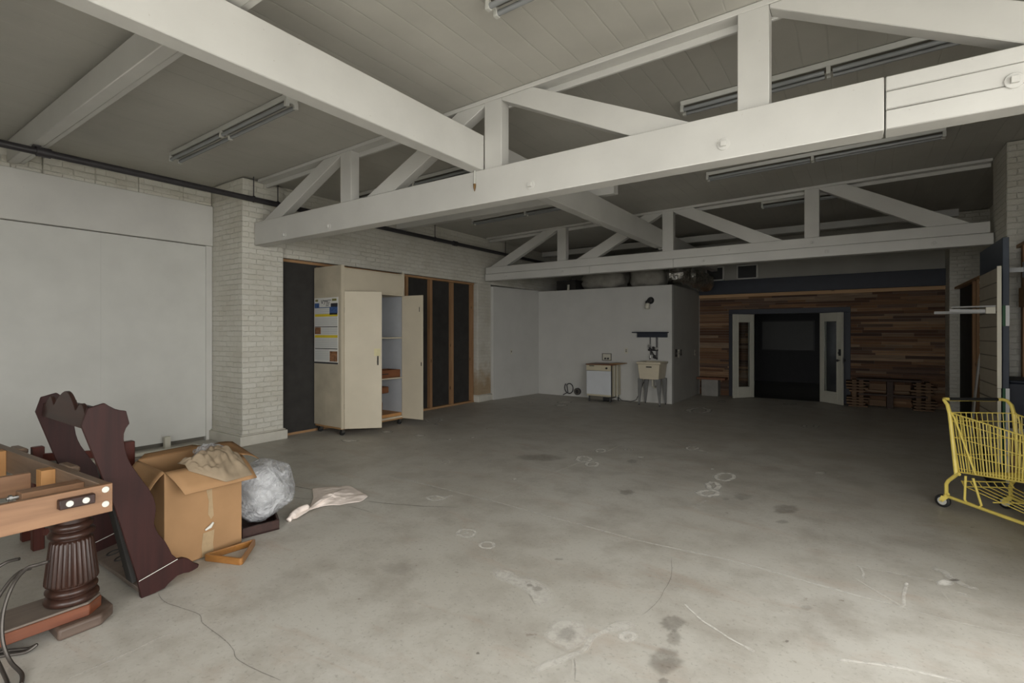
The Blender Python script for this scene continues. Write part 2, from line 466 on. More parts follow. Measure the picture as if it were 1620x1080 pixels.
def foil_mat():
    m, nt, b = nodes('crumpled_foil')
    b.inputs['Base Color'].default_value = (0.62, 0.61, 0.58, 1); b.inputs['Metallic'].default_value = 1; b.inputs['Roughness'].default_value = 0.22
    bump(nt, b, noise_n(nt, pos(nt), 18, 5), 0.9, 0.03); return m
M['foil'] = foil_mat()
def bag_mat():
    m, nt, b = nodes('clear_plastic_bag')
    p = pos(nt)
    b.inputs['Base Color'].default_value = (0.64, 0.65, 0.67, 1)
    b.inputs['Roughness'].default_value = 0.2; b.inputs['Specular IOR Level'].default_value = 0.8
    link(nt, ramp(nt, noise_n(nt, p, 6, 5, 0.6, 1.5), [(0.38, 0.22), (0.62, 0.75)]), b.inputs['Alpha'])
    bump(nt, b, noise_n(nt, p, 11, 5, 0.6, 2.0), 1.0, 0.03)
    return m
M['bag'] = bag_mat()
M['film'] = plain('bunched_plastic_film', (0.38, 0.385, 0.39), 0.35, var=0.25, scale=9, bmp=0.5, spec=0.6)
def glass_mat():
    m, nt, b = nodes('door_glass')
    b.inputs['Base Color'].default_value = (0.75, 0.78, 0.78, 1); b.inputs['Roughness'].default_value = 0.03
    b.inputs['Transmission Weight'].default_value = 1.0; b.inputs['IOR'].default_value = 1.3
    return m
M['glass'] = glass_mat()
def plank_mat():
    m, nt, b = nodes('reclaimed_planks')
    a = nt.nodes.new('ShaderNodeAttribute'); a.attribute_name = 'tone'
    f = noise_n(nt, pos(nt, (2.0, 30, 30)), 1, 6, 0.6, 0.5)
    col = mixc(nt, ramp(nt, f, [(0.3, 0.55), (0.65, 0.0)]), a.outputs['Color'], (0.045, 0.024, 0.014))
    link(nt, col, b.inputs['Base Color']); b.inputs['Roughness'].default_value = 0.7; b.inputs['Specular IOR Level'].default_value = 0.2
    bump(nt, b, f, 0.3, 0.004); return m
M['planks'] = plank_mat()
def grid_mat():
    m, nt, b = nodes('date_grid_print')
    g = nt.nodes.new('ShaderNodeNewGeometry'); sx = nt.nodes.new('ShaderNodeSeparateXYZ'); link(nt, g.outputs['Position'], sx.inputs[0])
    def lines(o, per):
        d = math_n(nt, 'ABSOLUTE', math_n(nt, 'SUBTRACT', math_n(nt, 'FRACT', math_n(nt, 'MULTIPLY', o, 1/per)), 0.5))
        return math_n(nt, 'GREATER_THAN', d, 0.40)
    k = math_n(nt, 'MAXIMUM', lines(sx.outputs[0], 0.032), lines(sx.outputs[2], 0.028))
    big = math_n(nt, 'GREATER_THAN', math_n(nt, 'ABSOLUTE', math_n(nt, 'SUBTRACT', math_n(nt, 'FRACT', math_n(nt, 'MULTIPLY', sx.outputs[0], 1/0.19)), 0.5)), 0.47)
    col = mixc(nt, math_n(nt, 'MULTIPLY', k, 0.55), (0.60, 0.60, 0.57), (0.22, 0.26, 0.30))
    col = mixc(nt, big, col, (0.55, 0.55, 0.54))
    link(nt, col, b.inputs['Base Color']); b.inputs['Roughness'].default_value = 0.5
    return m
M['grid'] = grid_mat()
M['chalk'] = decal('chalk_white', (0.72, 0.70, 0.65))
M['stain'] = decal('dark_stain', (0.115, 0.095, 0.075), 14)
M['crack'] = decal('dark_crack', (0.05, 0.042, 0.035), 40)

# ================================================================ the room shell
def zc(x): return 3.70 + 0.019 * (x + 6.85)      # the ceiling rises slightly to the east
XL, XR, YB, YF = -7.8, 2.0, 13.3, OPEN_Y

floor = struct('floor', B(XL-0.3, XR+0.3, YF, YB, -0.12, 0), M['floor'], org=(-3, 6, 0))
struct('floor_outside', B(XR+0.302, 22, -14, 16, -0.16, -0.03), M['ground'], org=(10, 0, 0))
struct('ceiling', MB().hexa([(XL-0.3,YF,zc(XL-0.3)),(XR+0.3,YF,zc(XR+0.3)),(XR+0.3,YB+0.2,zc(XR+0.3)),(XL-0.3,YB+0.2,zc(XL-0.3)),
                             (XL-0.3,YF,4.05),(XR+0.3,YF,4.05),(XR+0.3,YB+0.2,4.05),(XL-0.3,YB+0.2,4.05)]), M['ceiling'], org=(-3, 6, 3.7))
struct('wall_front', MB().box(XL-0.3, FRONT[0], YF-0.25, YF, -0.1, 4.05).box(FRONT[1], XR+0.3, YF-0.25, YF, -0.1, 4.05).box(FRONT[0], FRONT[1], YF-0.25, YF, FRONT[2], 4.05), M['drywall'])
struct('floor_forecourt', B(-16, XR+0.3, -14, YF-0.252, -0.16, -0.03), M['ground'], org=(-5, -8, 0))
struct('wall_right', MB().box(XR, XR+0.3, DOOR[1], YB, 0, 4.0).box(XR, XR+0.3, YF, DOOR[0], 0, 4.0).box(XR, XR+0.3, DOOR[0], DOOR[1], DOOR[2], 4.0), M['brick'])
wl = struct('wall_left', B(XL-0.35, XL-0.06, YF, 4.0, 0.0, zc(XL)+0.05), M['brick'])
ledge = MB()                                     # rough plastered brick band above the header
y = YF
while y < 3.58:
    y2 = min(3.585, y + random.uniform(0.25, 0.6))
    ledge.box(XL-0.06, XL + random.uniform(-0.03, 0.03), y, y2, 3.385 + random.uniform(-0.012, 0.015), zc(XL)-0.004); y = y2
struct('brick_band', ledge, M['brick'], parent=wl, bevel=0.01)
struct('wall_left_far', MB().box(XL-0.1, -7.02, 4.19, YB, 2.665, zc(-7.3)+0.02).box(XL-0.35, XL-0.06, 4.0, YB+5, 0, 4.0), M['brick'])
struct('trim_1', B(XL-0.05, XL+0.045, YF, 3.585, 2.81, 3.39), M['white_y'], bevel=0.006)
d1 = struct('door_1', B(XL-0.05, XL, 2.275, 3.50, 0.055, 2.80), M['boarding'])
struct('panel', B(XL-0.05, XL, -0.8, 2.2744, 0.055, 2.80), M['boarding'], parent=d1)
struct('jamb', B(XL-0.05, XL+0.02, 3.50, 3.585, 0.0, 2.81), M['white_z'], parent=d1, bevel=0.004)
struct('threshold', B(XL-0.09, XL-0.045, -0.8, 3.50, 0.0, 0.07), M['grime'], parent=d1)
struct('head_gap', B(XL-0.06, XL-0.02, -0.8, 3.5, 2.798, 2.812), M['grime'], parent=d1)

def pillar(label, x0, x1, y0, y1, mat='brick', base=True):
    o = obj('brick_pillar', B(x0, x1, y0, y1, 0, zc((x0+x1)/2) - 0.012), M[mat], bevel=0.008)
    tag(o, label, 'pillar')
    if base:
        obj('base', MB().box(x0, x1+0.05, y0-0.05, y1+0.04, 0, 0.135).box(x0, x1+0.03, y0-0.03, y1+0.02, 0.135, 0.155), M['brick_plain'], o, bevel=0.012, seg=2)
    return o
M['brick_plain'] = plain('painted_plinth', (0.55, 0.53, 0.47), 0.6, var=0.1, scale=5, bmp=0.1)
pillar('white painted brick pillar beside the large white boarded wall', XL-0.02, -6.95, 3.59, 4.19)
pillar('white brick pillar with brown stains low down, beside the timber stud infill', XL-0.02, -7.03, 8.87, 9.355, 'brick_dirty')
pillar('white brick pillar behind the far end of the tall navy board', 1.47, XR+0.02, 8.40, 9.15, base=False)
pillar('narrow white brick pillar at the end of the plank covered back wall', 1.43, XR+0.02, 12.72, YB, base=False)
pillar('white brick pillar under the east end of the near roof truss', 1.50, XR+0.02, 3.5, 4.2, base=False)

# dark sheathing and bare studs filling the openings between pillars
def infill(label, x, y0, y1, zt, studs, sgn, thick=0.09, top_mat='plate'):
    r = thing('framed_infill', label, 'wall infill', (x, (y0+y1)/2, 0))
    xa, xb = (x-thick, x) if sgn > 0 else (x, x+thick)
    ys = [y0] + [s for s in studs] + [y1]
    obj('black_panel', B(xa-0.03*sgn if sgn > 0 else xb-0.01, xa+0.01 if sgn > 0 else xb+0.03, y0, y1, 0, zt), M['black_board'], r)
    obj('sill_plate', B(xa, xb, y0, y1, 0.0, 0.04), M['plate'], r, bevel=0.003)
    obj('top_plate', B(xa, xb, y0, y1, zt-0.04, zt), M['plate'], r, bevel=0.003)
    for s in studs:
        obj('stud', B(xa+0.005, xb-0.002, s-0.035, s+0.035, 0.04, zt-0.04), M['stud'], r, bevel=0.003)
    return r
infill('black sheathing with bare timber studs behind the cream cabinet', -7.1, 4.20, 8.817, 2.66, [6.15, 6.79, 7.45, 8.10, 8.77], 1)
b0 = obj('black_sheet', B(-7.10, -7.085, 4.2, 5.6, 0.04, 2.615), M['black_board']); tag(b0, 'tall black sheet between the white pillar and the cream cabinet', 'board')
obj('scrape', MB().box(-7.195, -7.192, 8.50, 8.66, 1.26, 1.275), M['cover'], bpy.data.objects['framed_infill'])
infill('dark infill with bare studs on the wall past the slatted panel', 1.50, 9.16, 12.70, 2.42, [9.6, 10.1, 10.55, 10.9], -1)
infill('dark infill with bare studs beside the tall navy board', 1.55, 4.21, 8.39, 2.6, [4.8, 5.6, 6.4, 7.2, 8.16], -1)

# the white plasterboard room built into the back corner
struct('wall_partition_side', MB().hexa([(-7.09,9.357,0),(-6.965,9.357,0),(-6.745,11.1,0),(-6.95,11.1,0),(-7.09,9.357,2.625),(-6.965,9.357,2.625),(-6.745,11.1,2.625),(-6.95,11.1,2.625)]), M['drywall'], bevel=0.003)
wp = struct('wall_partition', B(-6.75, -3.35, 11.0, 11.1, 0, 2.60), M['drywall'], bevel=0.003)
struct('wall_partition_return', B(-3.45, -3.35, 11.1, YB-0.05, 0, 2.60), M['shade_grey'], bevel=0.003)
struct('ceiling_partition', B(-6.85, -3.45, 11.1, YB, 2.50, 2.56), M['grime'])

# back wall with doorway
wb = MB()
wb.box(XL, -2.08, YB, YB+0.15, 0, 2.0).box(-0.71, XR, YB, YB+0.15, 0, 2.0).box(XL, XR, YB, YB+0.15, 2.0, 3.95)
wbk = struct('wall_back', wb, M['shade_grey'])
struct('trim_2', B(-3.34, 1.43, YB-0.09, YB, 2.50, 2.84), M['navy'], bevel=0.004)
struct('trim_3', B(-3.34, 1.43, YB-0.05, YB, 2.42, 2.498), M['pale_board'], bevel=0.003)
cm = MB(); cols = []
z = 0.0
tones = [(0.075,0.036,0.020),(0.125,0.062,0.032),(0.19,0.105,0.055),(0.245,0.145,0.078),(0.10,0.060,0.040),(0.155,0.080,0.038),(0.055,0.030,0.020),(0.21,0.14,0.088)]
while z < 2.40:
    h = random.choice((0.045, 0.055, 0.065)); x = -3.34
    while x < 1.43:
        x2 = min(1.43, x + random.uniform(0.35, 1.3)); t = random.choice(tones); k = random.uniform(0.75, 1.15)
        segs = []
        if z < 2.06:                                 # leave out the doorway casing
            for a, b_ in ((x, min(x2, -2.64)), (max(x, -2.56), min(x2, -2.14)), (max(x, -0.15), x2)):
                if b_ - a > 0.02: segs.append((a, b_))
        else: segs.append((x, x2))
        dep = random.uniform(0.012, 0.035)
        for a, b_ in segs:
            cm.box(a+0.001, b_-0.001, YB-dep, YB, z+0.0015, min(z+h, 2.42)-0.0015); cols += [(t[0]*k*1.3, t[1]*k*1.36, t[2]*k*1.42)] * 8
        x = x2
    z += h
struct('plank_cladding', cm, M['planks'], parent=wbk, colors=cols)
struct('trim_4', MB().box(-2.64, -0.15, YB-0.045, YB, 2.0, 2.12).box(-2.64, -2.56, YB-0.04, YB, 0, 2.0).box(-2.14, -2.08, YB-0.04, YB, 0, 2.0).box(-0.71, -0.15, YB-0.04, YB, 0, 2.0)
       .box(-2.10, -2.08, YB, YB+0.15, 0, 2.0).box(-0.71, -0.69, YB, YB+0.15, 0, 2.0), M['navy'], bevel=0.004)
# dark room beyond the doorway
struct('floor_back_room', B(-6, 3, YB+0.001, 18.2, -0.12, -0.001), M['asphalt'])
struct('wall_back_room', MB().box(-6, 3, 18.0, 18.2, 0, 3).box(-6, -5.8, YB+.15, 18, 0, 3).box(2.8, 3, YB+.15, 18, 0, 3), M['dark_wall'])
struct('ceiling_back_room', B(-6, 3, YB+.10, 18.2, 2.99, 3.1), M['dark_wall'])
s_ = obj('wall_screen', B(-2.55, -1.15, 17.94, 17.99, 1.03, 1.90), M['screen']); tag(s_, 'pale blank screen on the far wall of the dark room behind the doorway', 'screen')
obj('screen_frame', MB().box(-2.58,-1.12,17.93,17.995,1.0,1.03).box(-2.58,-1.12,17.93,17.995,1.9,1.93).box(-2.58,-2.55,17.93,17.995,1.03,1.9).box(-1.15,-1.12,17.93,17.995,1.03,1.9), M['dark'], s_)

def french_door(n, label, hx, hy, ex, ey, handle):
    a = math.atan2(ey-hy, ex-hx); wd = math.hypot(ex-hx, ey-hy)
    T = Matrix.Translation((hx, hy, 0)) @ Matrix.Rotation(a, 4, 'Z')
    r = thing(n, label, 'door', (hx, hy, 0)); r['kind'] = 'structure'
    m = MB(T); z0, z1 = 0.012, 1.99
    m.box(0.0, 0.12, -0.022, 0.022, z0, z1).box(wd-0.12, wd, -0.022, 0.022, z0, z1)
    m.box(0.12, wd-0.12, -0.022, 0.022, z0, 0.25).box(0.12, wd-0.12, -0.022, 0.022, z1-0.17, z1)
    obj('door_frame', m, M['door_white'], r, bevel=0.004)
    m = MB(T)
    for s in (-1, 1):
        y0, y1 = (0.022, 0.034) if s > 0 else (-0.034, -0.022)
        m.box(0.11, 0.14, y0, y1, 0.24, z1-0.16).box(wd-0.14, wd-0.11, y0, y1, 0.24, z1-0.16)
        m.box(0.14, wd-0.14, y0, y1, 0.24, 0.27).box(0.14, wd-0.14, y0, y1, z1-0.19, z1-0.16)
    obj('bead', m, M['door_white'], r, bevel=0.004, seg=2)
    obj('glass_pane', MB(T).box(0.12, wd-0.12, -0.006, 0.006, 0.25, z1-0.17), M['glass'], r)
    if handle:
        for s in (-1, 1):
            h = MB(T).tube([(wd-0.06, s*0.022, 0.96), (wd-0.06, s*0.07, 0.96)], 0.01, 8).ball((wd-0.06, s*0.085, 0.96), 0.028)
            obj('door_knob', h, M['dark'], r)
            obj('deadbolt', MB(T).cyl((wd-0.06, s*0.022, 1.12), (wd-0.06, s*0.045, 1.12), 0.028).box(wd-0.09, wd-0.03, s*0.022-0.003, s*0.022+0.003, 1.06, 1.2), M['dark'], r)
        obj('lock_plate', MB(T).box(wd, wd+0.003, -0.012, 0.012, 0.9, 1.02), M['steel'], r)
    else:
        obj('edge_hinge', MB(T).box(-0.008, 0.0, -0.02, 0.02, 1.55, 1.65).box(-0.008, 0.0, -0.02, 0.02, 0.3, 0.4), M['steel'], r)
    return r
french_door('door_2', 'narrow glazed white door open on the west side of the dark doorway', -2.08, YB-0.06, -2.447, 12.753, False)
french_door('door_3', 'narrow glazed white door with a dark knob, open east of the dark doorway', -0.71, YB-0.06, -0.279, 12.81, True)

for (x0, x1, n) in ((-3.19, -2.74, 1), (-2.46, -1.98, 2)):
    z0, z1 = 2.85, 3.20
    wd_ = struct('window_%d' % n, MB().box(x0, x1, YB-0.05, YB-0.012, z0, z0+0.03).box(x0, x1, YB-0.05, YB-0.012, z1-0.03, z1)
           .box(x0, x0+0.03, YB-0.05, YB-0.012, z0, z1).box(x1-0.045, x1, YB-0.05, YB-0.012, z0, z1), M['white_x'], bevel=0.003)
    struct('pane', B(x0+0.02, x1-0.03, YB-0.02, YB-0.004, z0+0.02, z1-0.02), M['dark'], parent=wd_)  # dark sheet stands in for the unlit opening inside the frame

# ================================================================ roof timbers
def bolt(mb, x, y, z, r=0.045):
    mb.lathe((0,0,0), [], 3) if False else None
    mb.cyl((x, y, z), (x, y-0.008, z), r, 18); mb.box(x-r*.42, x+r*.42, y-0.03, y-0.008, z-r*.42, z+r*.42)
def truss(label, yf, zb, zt, splice, stacked, bolts):
    r = thing('roof_truss', label, 'roof truss', (-2.75, yf+0.1, zb))
    x0, x1 = -6.93, 1.455
    if yf < 5: x1 = 1.49
    m = MB()
    if not stacked:
        m.box(x0, splice-0.003, yf, yf+0.17, zb, zt)
        hs = (zt-zb)
        za, zb2 = zb + hs*0.37, zb + hs*0.72
        m.box(splice+0.004, x1, yf+0.004, yf+0.17, zb, za-0.0012).box(splice+0.004, x1, yf+0.004, yf+0.17, za+0.0012, zb2-0.0008).box(splice+0.004, x1, yf+0.004, yf+0.17, zb2+0.0012, zt)
        obj('bottom_chord', m, M['white_x'], r, bevel=0.006)
    else:
        zm = (zb+zt)/2
        for k, (a, b_) in enumerate(((x0, -4.35), (-4.347, -2.72), (-2.717, x1+0.0))):
            m.box(a, b_, yf, yf+0.17, zb, zm-0.002)
        m.box(x0, x1-0.03, yf+0.02, yf+0.17, zm+0.002, zt)
        obj('bottom_chord', m, M['white_x'], r, bevel=0.006)
    yc, th = yf+0.105, 0.12
    posts = (-5.0, -2.83, -0.6)
    if x1 > 1.3:
        pass
    for px in posts:
        obj('post', B(px-0.10, px+0.10, yc-th/2, yc+th/2, zt, zc(px)-0.045), M['white_z'], r, bevel=0.005)
    tc = MB().hexa([(x0, yc-th/2, zc(x0)-0.045), (x1, yc-th/2, zc(x1)-0.045), (x1, yc+th/2, zc(x1)-0.045), (x0, yc+th/2, zc(x0)-0.045),
                    (x0, yc-th/2, zc(x0)-0.004), (x1, yc-th/2, zc(x1)-0.004), (x1, yc+th/2, zc(x1)-0.004), (x0, yc+th/2, zc(x0)-0.004)])
    for a_, b_ in ((0.095, 0.05),):
        tc.hexa([(x0, yc+th/2, zc(x0)-a_), (x1, yc+th/2, zc(x1)-a_), (x1, yc+th/2+0.03, zc(x1)-a_), (x0, yc+th/2+0.03, zc(x0)-a_),
                 (x0, yc+th/2, zc(x0)-0.006), (x1, yc+th/2, zc(x1)-0.006), (x1, yc+th/2+0.03, zc(x1)-0.006), (x0, yc+th/2+0.03, zc(x0)-0.006)])
    obj('top_chord', tc, M['white_x'], r, bevel=0.004)
    # the braces rise from the chord and are cut off by the ceiling beside each post
    for p0, sg in ((-5.0, -1), (-2.83, -1), (-2.83, 1), (-0.6, 1)):
        th2 = th - 0.006
        xs = [p0 + sg*q for q in (0.101, 1.38, 1.84, 0.44)]
        xs[1] = max(x0, min(x1, xs[1])); xs[2] = max(x0, min(x1, xs[2]))
        pts = [(xs[0], zc(xs[0])-0.075), (xs[1], zt), (xs[2], zt), (xs[3], zc(xs[3])-0.046), (xs[0], zc(xs[0])-0.046)]
        obj('diagonal_brace', MB().prism(pts, (0, yc-th2/2, 0), (1,0,0), (0,0,1), (0, th2, 0)), M['white_x'], r, bevel=0.005)
    for (bx, bz) in bolts:
        mb = MB(); bolt(mb, bx, yf + (0.0 if bz < (zb+zt)/2 or not stacked else 0.02), bz, 0.042 if not stacked else 0.03)
        obj('bolt_head', mb, M['white_y'], r, bevel=0.002)
    return r
truss('large white timber roof truss nearest the viewer, spanning the whole room', 3.75, 2.765, 3.084, 0.128, False,
      [(-2.38, 2.85), (-0.78, 2.87), (0.686, 2.90), (-5.26, 2.83), (-6.2, 2.83)])
truss('smaller looking white timber truss farther back, above the laundry sink', 9.0, 2.71, 3.02, -2.72, True,
      [(-6.35, 2.78), (-4.95, 2.79), (-2.2, 2.79), (-0.4, 2.78), (0.85, 2.78), (-1.8, 2.94), (-0.6, 2.94)])

def beamobj(name, label, mb, mat, group=None):
    o = obj(name, mb, M[mat], bevel=0.006); tag(o, label, 'beam', group); return o
beamobj('roof_beam', 'long white beam running from overhead to the middle post of the near truss',
        MB().box(-3.065, -2.93, YF, 3.79, 3.085, 3.42), 'white_y')
beamobj('roof_beam', 'white beam running between the middle posts of the near and far trusses',
        MB().box(-3.06, -2.92, 3.93, 9.04, 3.085, 3.41), 'white_y')
beamobj('roof_beam', 'white beam running on from the far truss toward the back wall',
        MB().box(-3.05, -2.91, 9.18, 13.29, 3.085, 3.40), 'white_y')
def cross(label, y, x0, x1, dz=0.25):
    mb = MB().box(x0, x1, y, y+0.095, 3.445, zc(x0)-0.004).box(x0, x1, y+0.098, y+0.145, 3.455, zc(x0)-0.004)
    beamobj('crossbeam', label, mb, 'white_x')
cross('white crossbeam running from the west wall above the pipe hanger', 1.43, XL+0.01, -2.66)
cross('short ended white crossbeam resting on the beam between the two trusses', 6.42, -7.0, -2.74)
beamobj('crossbeam', 'white crossbeam under the ceiling close to the back wall', MB().box(-6.95, 1.42, 11.5, 11.64, 3.56, 3.69), 'white_x')

# ================================================================ black pipe on the west wall
pp = thing('sprinkler_pipe', 'long black pipe running high along the west wall', 'pipe', (-6.86, 6, 3.39))
obj('pipe', MB().tube([(-6.86, YF+0.02, 3.39), (-6.86, 6, 3.385), (-6.86, 13.2, 3.40)], 0.038, 12), M['black_metal'], pp)
for y_ in (1.53, 4.9, 7.9):
    obj('coupling', MB().tube([(-6.86, y_-0.055, 3.39), (-6.86, y_+0.055, 3.39)], 0.050, 12).tube([(-6.86, y_, 3.39), (-6.86, y_, 3.34)], 0.016, 8), M['black_metal'], pp)
for y_ in (1.475, 3.70, 4.05, 7.3, 9.7):
    h = MB().tube([(-6.86+0.042*math.cos(t), y_, 3.39+0.042*math.sin(t)) for t in [i*PI/8 for i in range(16)]], 0.006, 6, True)
    h.cyl((-6.86, y_, 3.426), (-6.86, y_, (zc(-6.86)-0.004 if y_ > 2 else 3.446)), 0.007, 8)
    if y_ < 2: h.box(-6.89, -6.83, y_-0.03, y_+0.03, 3.43, 3.446)
    obj('hanger', h, M['black_metal'], pp)

hk = thing('hanging_hook', 'thin white rod with a rusty hook hanging under the beam at the near truss', 'hook', (-3.0, 3.735, 2.93))
obj('rod', MB().cyl((-3.0, 3.736, 3.085), (-3.0, 3.736, 2.955), 0.009, 8), M['light_white'], hk)
obj('rusty_tip', MB().tube([(-3.0, 3.734, 2.96), (-3.0, 3.734, 2.93), (-3.0, 3.734, 2.89)], [0.014, 0.012, 0.003], 8), plain('rusty_brass', (0.16, 0.09, 0.03), 0.5, 0.5, 0.3, 30), hk)

# ================================================================ fluorescent strip lights
def strip(label, x0, x1, y):
    r = thing('fluorescent_light', label, 'ceiling light', ((x0+x1)/2, y, zc(x0)-0.13))
    def P(x): return zc(x) - 0.006
    zz0, zz1 = P(x0), P(x1)
    def sl(x, z): return z + 0.019*(x-x0)
    zt = zz0
    obj('housing', MB().hexa([(x0, y-0.055, zt-0.045), (x1, y-0.055, sl(x1, zt)-0.045), (x1, y+0.055, sl(x1, zt)-0.045), (x0, y+0.055, zt-0.045),
                              (x0, y-0.065, zt), (x1, y-0.065, sl(x1, zt)), (x1, y+0.065, sl(x1, zt)), (x0, y+0.065, zt)]), M['light_white'], r, bevel=0.004)
    ridge = MB().hexa([(x0+.02, y-0.02, zt-0.06), (x1-.02, y-0.02, sl(x1, zt)-0.06), (x1-.02, y+0.02, sl(x1, zt)-0.06), (x0+.02, y+0.02, zt-0.06),
                       (x0+.02, y-0.045, zt-0.044), (x1-.02, y-0.045, sl(x1, zt)-0.044), (x1-.02, y+0.045, sl(x1, zt)-0.044), (x0+.02, y+0.045, zt-0.044)])
    obj('reflector', ridge, M['grime'], r)
    n = 2 if x1 - x0 > 2 else 1
    L = (x1-x0)/n
    for k in range(n):
        a, b_ = x0+k*L+0.03, x0+(k+1)*L-0.03
        for s in (-1, 1):
            obj('tube', MB().cyl((a, y+s*0.046, sl(a, zt)-0.085), (b_, y+s*0.046, sl(b_, zt)-0.085), 0.019, 12), M['tube_glass'], r)
    for x in [x0+0.015] + ([x0+L] if n == 2 else []) + [x1-0.015]:
        zz_ = sl(x, zt)
        h = MB().prism([(-0.066,-0.108),(-0.026,-0.108),(-0.022,-0.072),(0.022,-0.072),(0.026,-0.108),(0.066,-0.108),(0.062,-0.042),(-0.062,-0.042)], (x-0.016, y, zz_), (0,1,0), (0,0,1), (0.032,0,0))
        obj('lamp_holder', h, M['light_white'], r, bevel=0.003)
    return r
strip('twin tube strip light on the ceiling above the white boarded wall', -6.76, -4.32, 2.69)
strip('twin tube strip light cut off by the top of the picture, before the near truss', -2.03, 0.41, 2.70)
strip('twin tube strip light showing through the east gap of the near truss', -1.43, 1.01, 5.02)
strip('twin tube strip light half hidden behind the west diagonal of the near truss', -6.40, -3.96, 5.12)
strip('twin tube strip light hanging under the ceiling just below the near truss, east side', -1.76, 0.80, 7.40)
strip('dim strip light above the stud infill, between the two trusses', -6.05, -3.65, 7.50)
strip('small strip light glimpsed behind the far truss', -1.38, -0.12, 9.60)

# ================================================================ cream cabinet on castors
def caster(parent, x, y, ztop, r=0.042, lean=0.3):
    f = MB().box(x-0.03, x+0.03, y-0.03, y+0.03, ztop-0.006, ztop)
    f.box(x-0.026, x-0.02, y-0.022, y+0.022, r, ztop-0.006).box(x+0.02, x+0.026, y-0.022, y+0.022, r, ztop-0.006)
    c = obj('caster', f, M['steel'], parent)
    obj('wheel', MB().cyl((x-0.014, y, r), (x+0.014, y, r), r, 16), M['rubber'], c)
cx0, cx1, cy0, cy1 = -7.06, -6.38, 4.77, 6.04
cab = thing('cabinet', 'tall cream cabinet on castors with two doors standing open', 'cabinet', (-6.72, 5.4, 0))
zb, zt = 0.125, 2.57
obj('base_frame', B(cx0+0.01, cx1-0.005, cy0+0.01, cy1-0.01, 0.095, zb), M['ply'], cab, bevel=0.003)
obj('side_panel', B(cx0, cx1-0.02, cy0, cy0+0.02, zb, zt), M['cream_dull'], cab, bevel=0.003)
obj('side_panel', B(cx0, cx1-0.02, cy1-0.02, cy1, zb, zt-0.01), M['cream'], cab, bevel=0.003)
obj('back_panel', B(cx0, cx0+0.015, cy0+0.02, cy1-0.02, zb, zt-0.05), M['bluegrey'], cab)
obj('bottom_panel', B(cx0+0.015, cx1-0.02, cy0+0.02, cy1-0.02, zb, zb+0.025), M['cream'], cab)
obj('top_panel', B(cx0+0.015, cx1-0.02, cy0+0.02, cy1-0.02, 2.44, 2.46), M['cream'], cab)
fr = MB().box(cx1-0.02, cx1, cy0, cy0+0.055, zb-0.02, zt).box(cx1-0.02, cx1, cy1-0.045, cy1, zb-0.02, zt)
fr.box(cx1-0.02, cx1, cy0+0.055, cy1-0.045, zb-0.005, zb+0.025).box(cx1-0.02, cx1, cy0+0.055, cy1-0.045, 2.17, 2.20)
obj('face_frame', fr, M['cream'], cab, bevel=0.003)
obj('header_panel', MB().box(cx1-0.03, cx1-0.008, cy0+0.055, cy1-0.045, 2.20, 2.515).box(cx1-0.04, cx1-0.003, cy0+0.05, cy1-0.04, 2.515, 2.535), M['cream'], cab, bevel=0.003)
obj('rear_batten', B(cx0+0.02, cx0+0.05, cy0+0.02, cy1-0.02, 2.46, 2.58), M['ply'], cab)
dv = cy0 + 0.70
obj('divider', B(cx0+0.015, cx1-0.02, dv, dv+0.02, zb+0.025, 2.17), M['bluegrey'], cab)
for z_ in (1.475, 0.80):
    obj('shelf', B(cx0+0.015, cx1-0.025, dv+0.02, cy1-0.02, z_-0.02, z_), M['cream'], cab, bevel=0.003)
obj('shelf', B(cx0+0.015, cx1-0.06, cy0+0.02, dv, 1.16, 1.18), M['cream'], cab, bevel=0.003)
obj('lining', B(cx0+0.02, cx1-0.03, cy1-0.028, cy1-0.021, zb+0.03, 2.17), M['bluegrey'], cab)
obj('base_strip', B(cx0+0.05, cx1-0.04, dv+0.025, cy1-0.03, zb+0.026, zb+0.075), M['raw_pine'], cab)
def cdoor(hx, hy, wd, ang, side):
    # ang: opening angle; the closed door lies along +Y (side=1) or -Y (side=-1)
    T = Matrix.Translation((hx, hy, 0)) @ Matrix.Rotation(-ang if side > 0 else ang, 4, 'Z')
    s = side
    d = obj('door', MB(T).box(0.004, 0.024, min(0, s*wd), max(0, s*wd), 0.105, 2.175), M['cream'], cab, bevel=0.003)
    obj('hinge', MB(T).cyl((0.018, s*0.002, 1.85), (0.018, s*0.002, 1.93), 0.008).cyl((0.018, s*0.002, 0.4), (0.018, s*0.002, 0.48), 0.008), M['cream_dull'], d)
    return T, d
T, dl_ = cdoor(cx1, cy0+0.055, 0.545, math.radians(44), 1)
obj('handle', MB(T).box(0.024, 0.032, 0.478, 0.497, 1.06, 1.20).tube([(0.03, 0.487, 1.08), (0.055, 0.487, 1.10), (0.055, 0.487, 1.16), (0.03, 0.487, 1.18)], 0.007, 8), M['dark'], dl_)
obj('paper_note', MB(T).box(0.024, 0.026, 0.43, 0.525, 1.20, 1.31), plain('yellowed_note', (0.55, 0.50, 0.30), 0.7), dl_)
T, dr_ = cdoor(cx1, cy1-0.05, 0.42, math.radians(98), -1)
obj('catch', MB(T).box(0.0, 0.006, -0.40, -0.385, 1.0, 1.06).box(0.0, 0.005, -0.36, -0.35, 1.9, 1.98), M['dark'], dr_)
for (x_, y_) in ((cx1-0.06, cy0+0.06), (cx0+0.08, cy0+0.06), (cx1-0.06, cy1-0.06), (cx0+0.08, cy1-0.06)): caster(cab, x_, y_, 0.095)

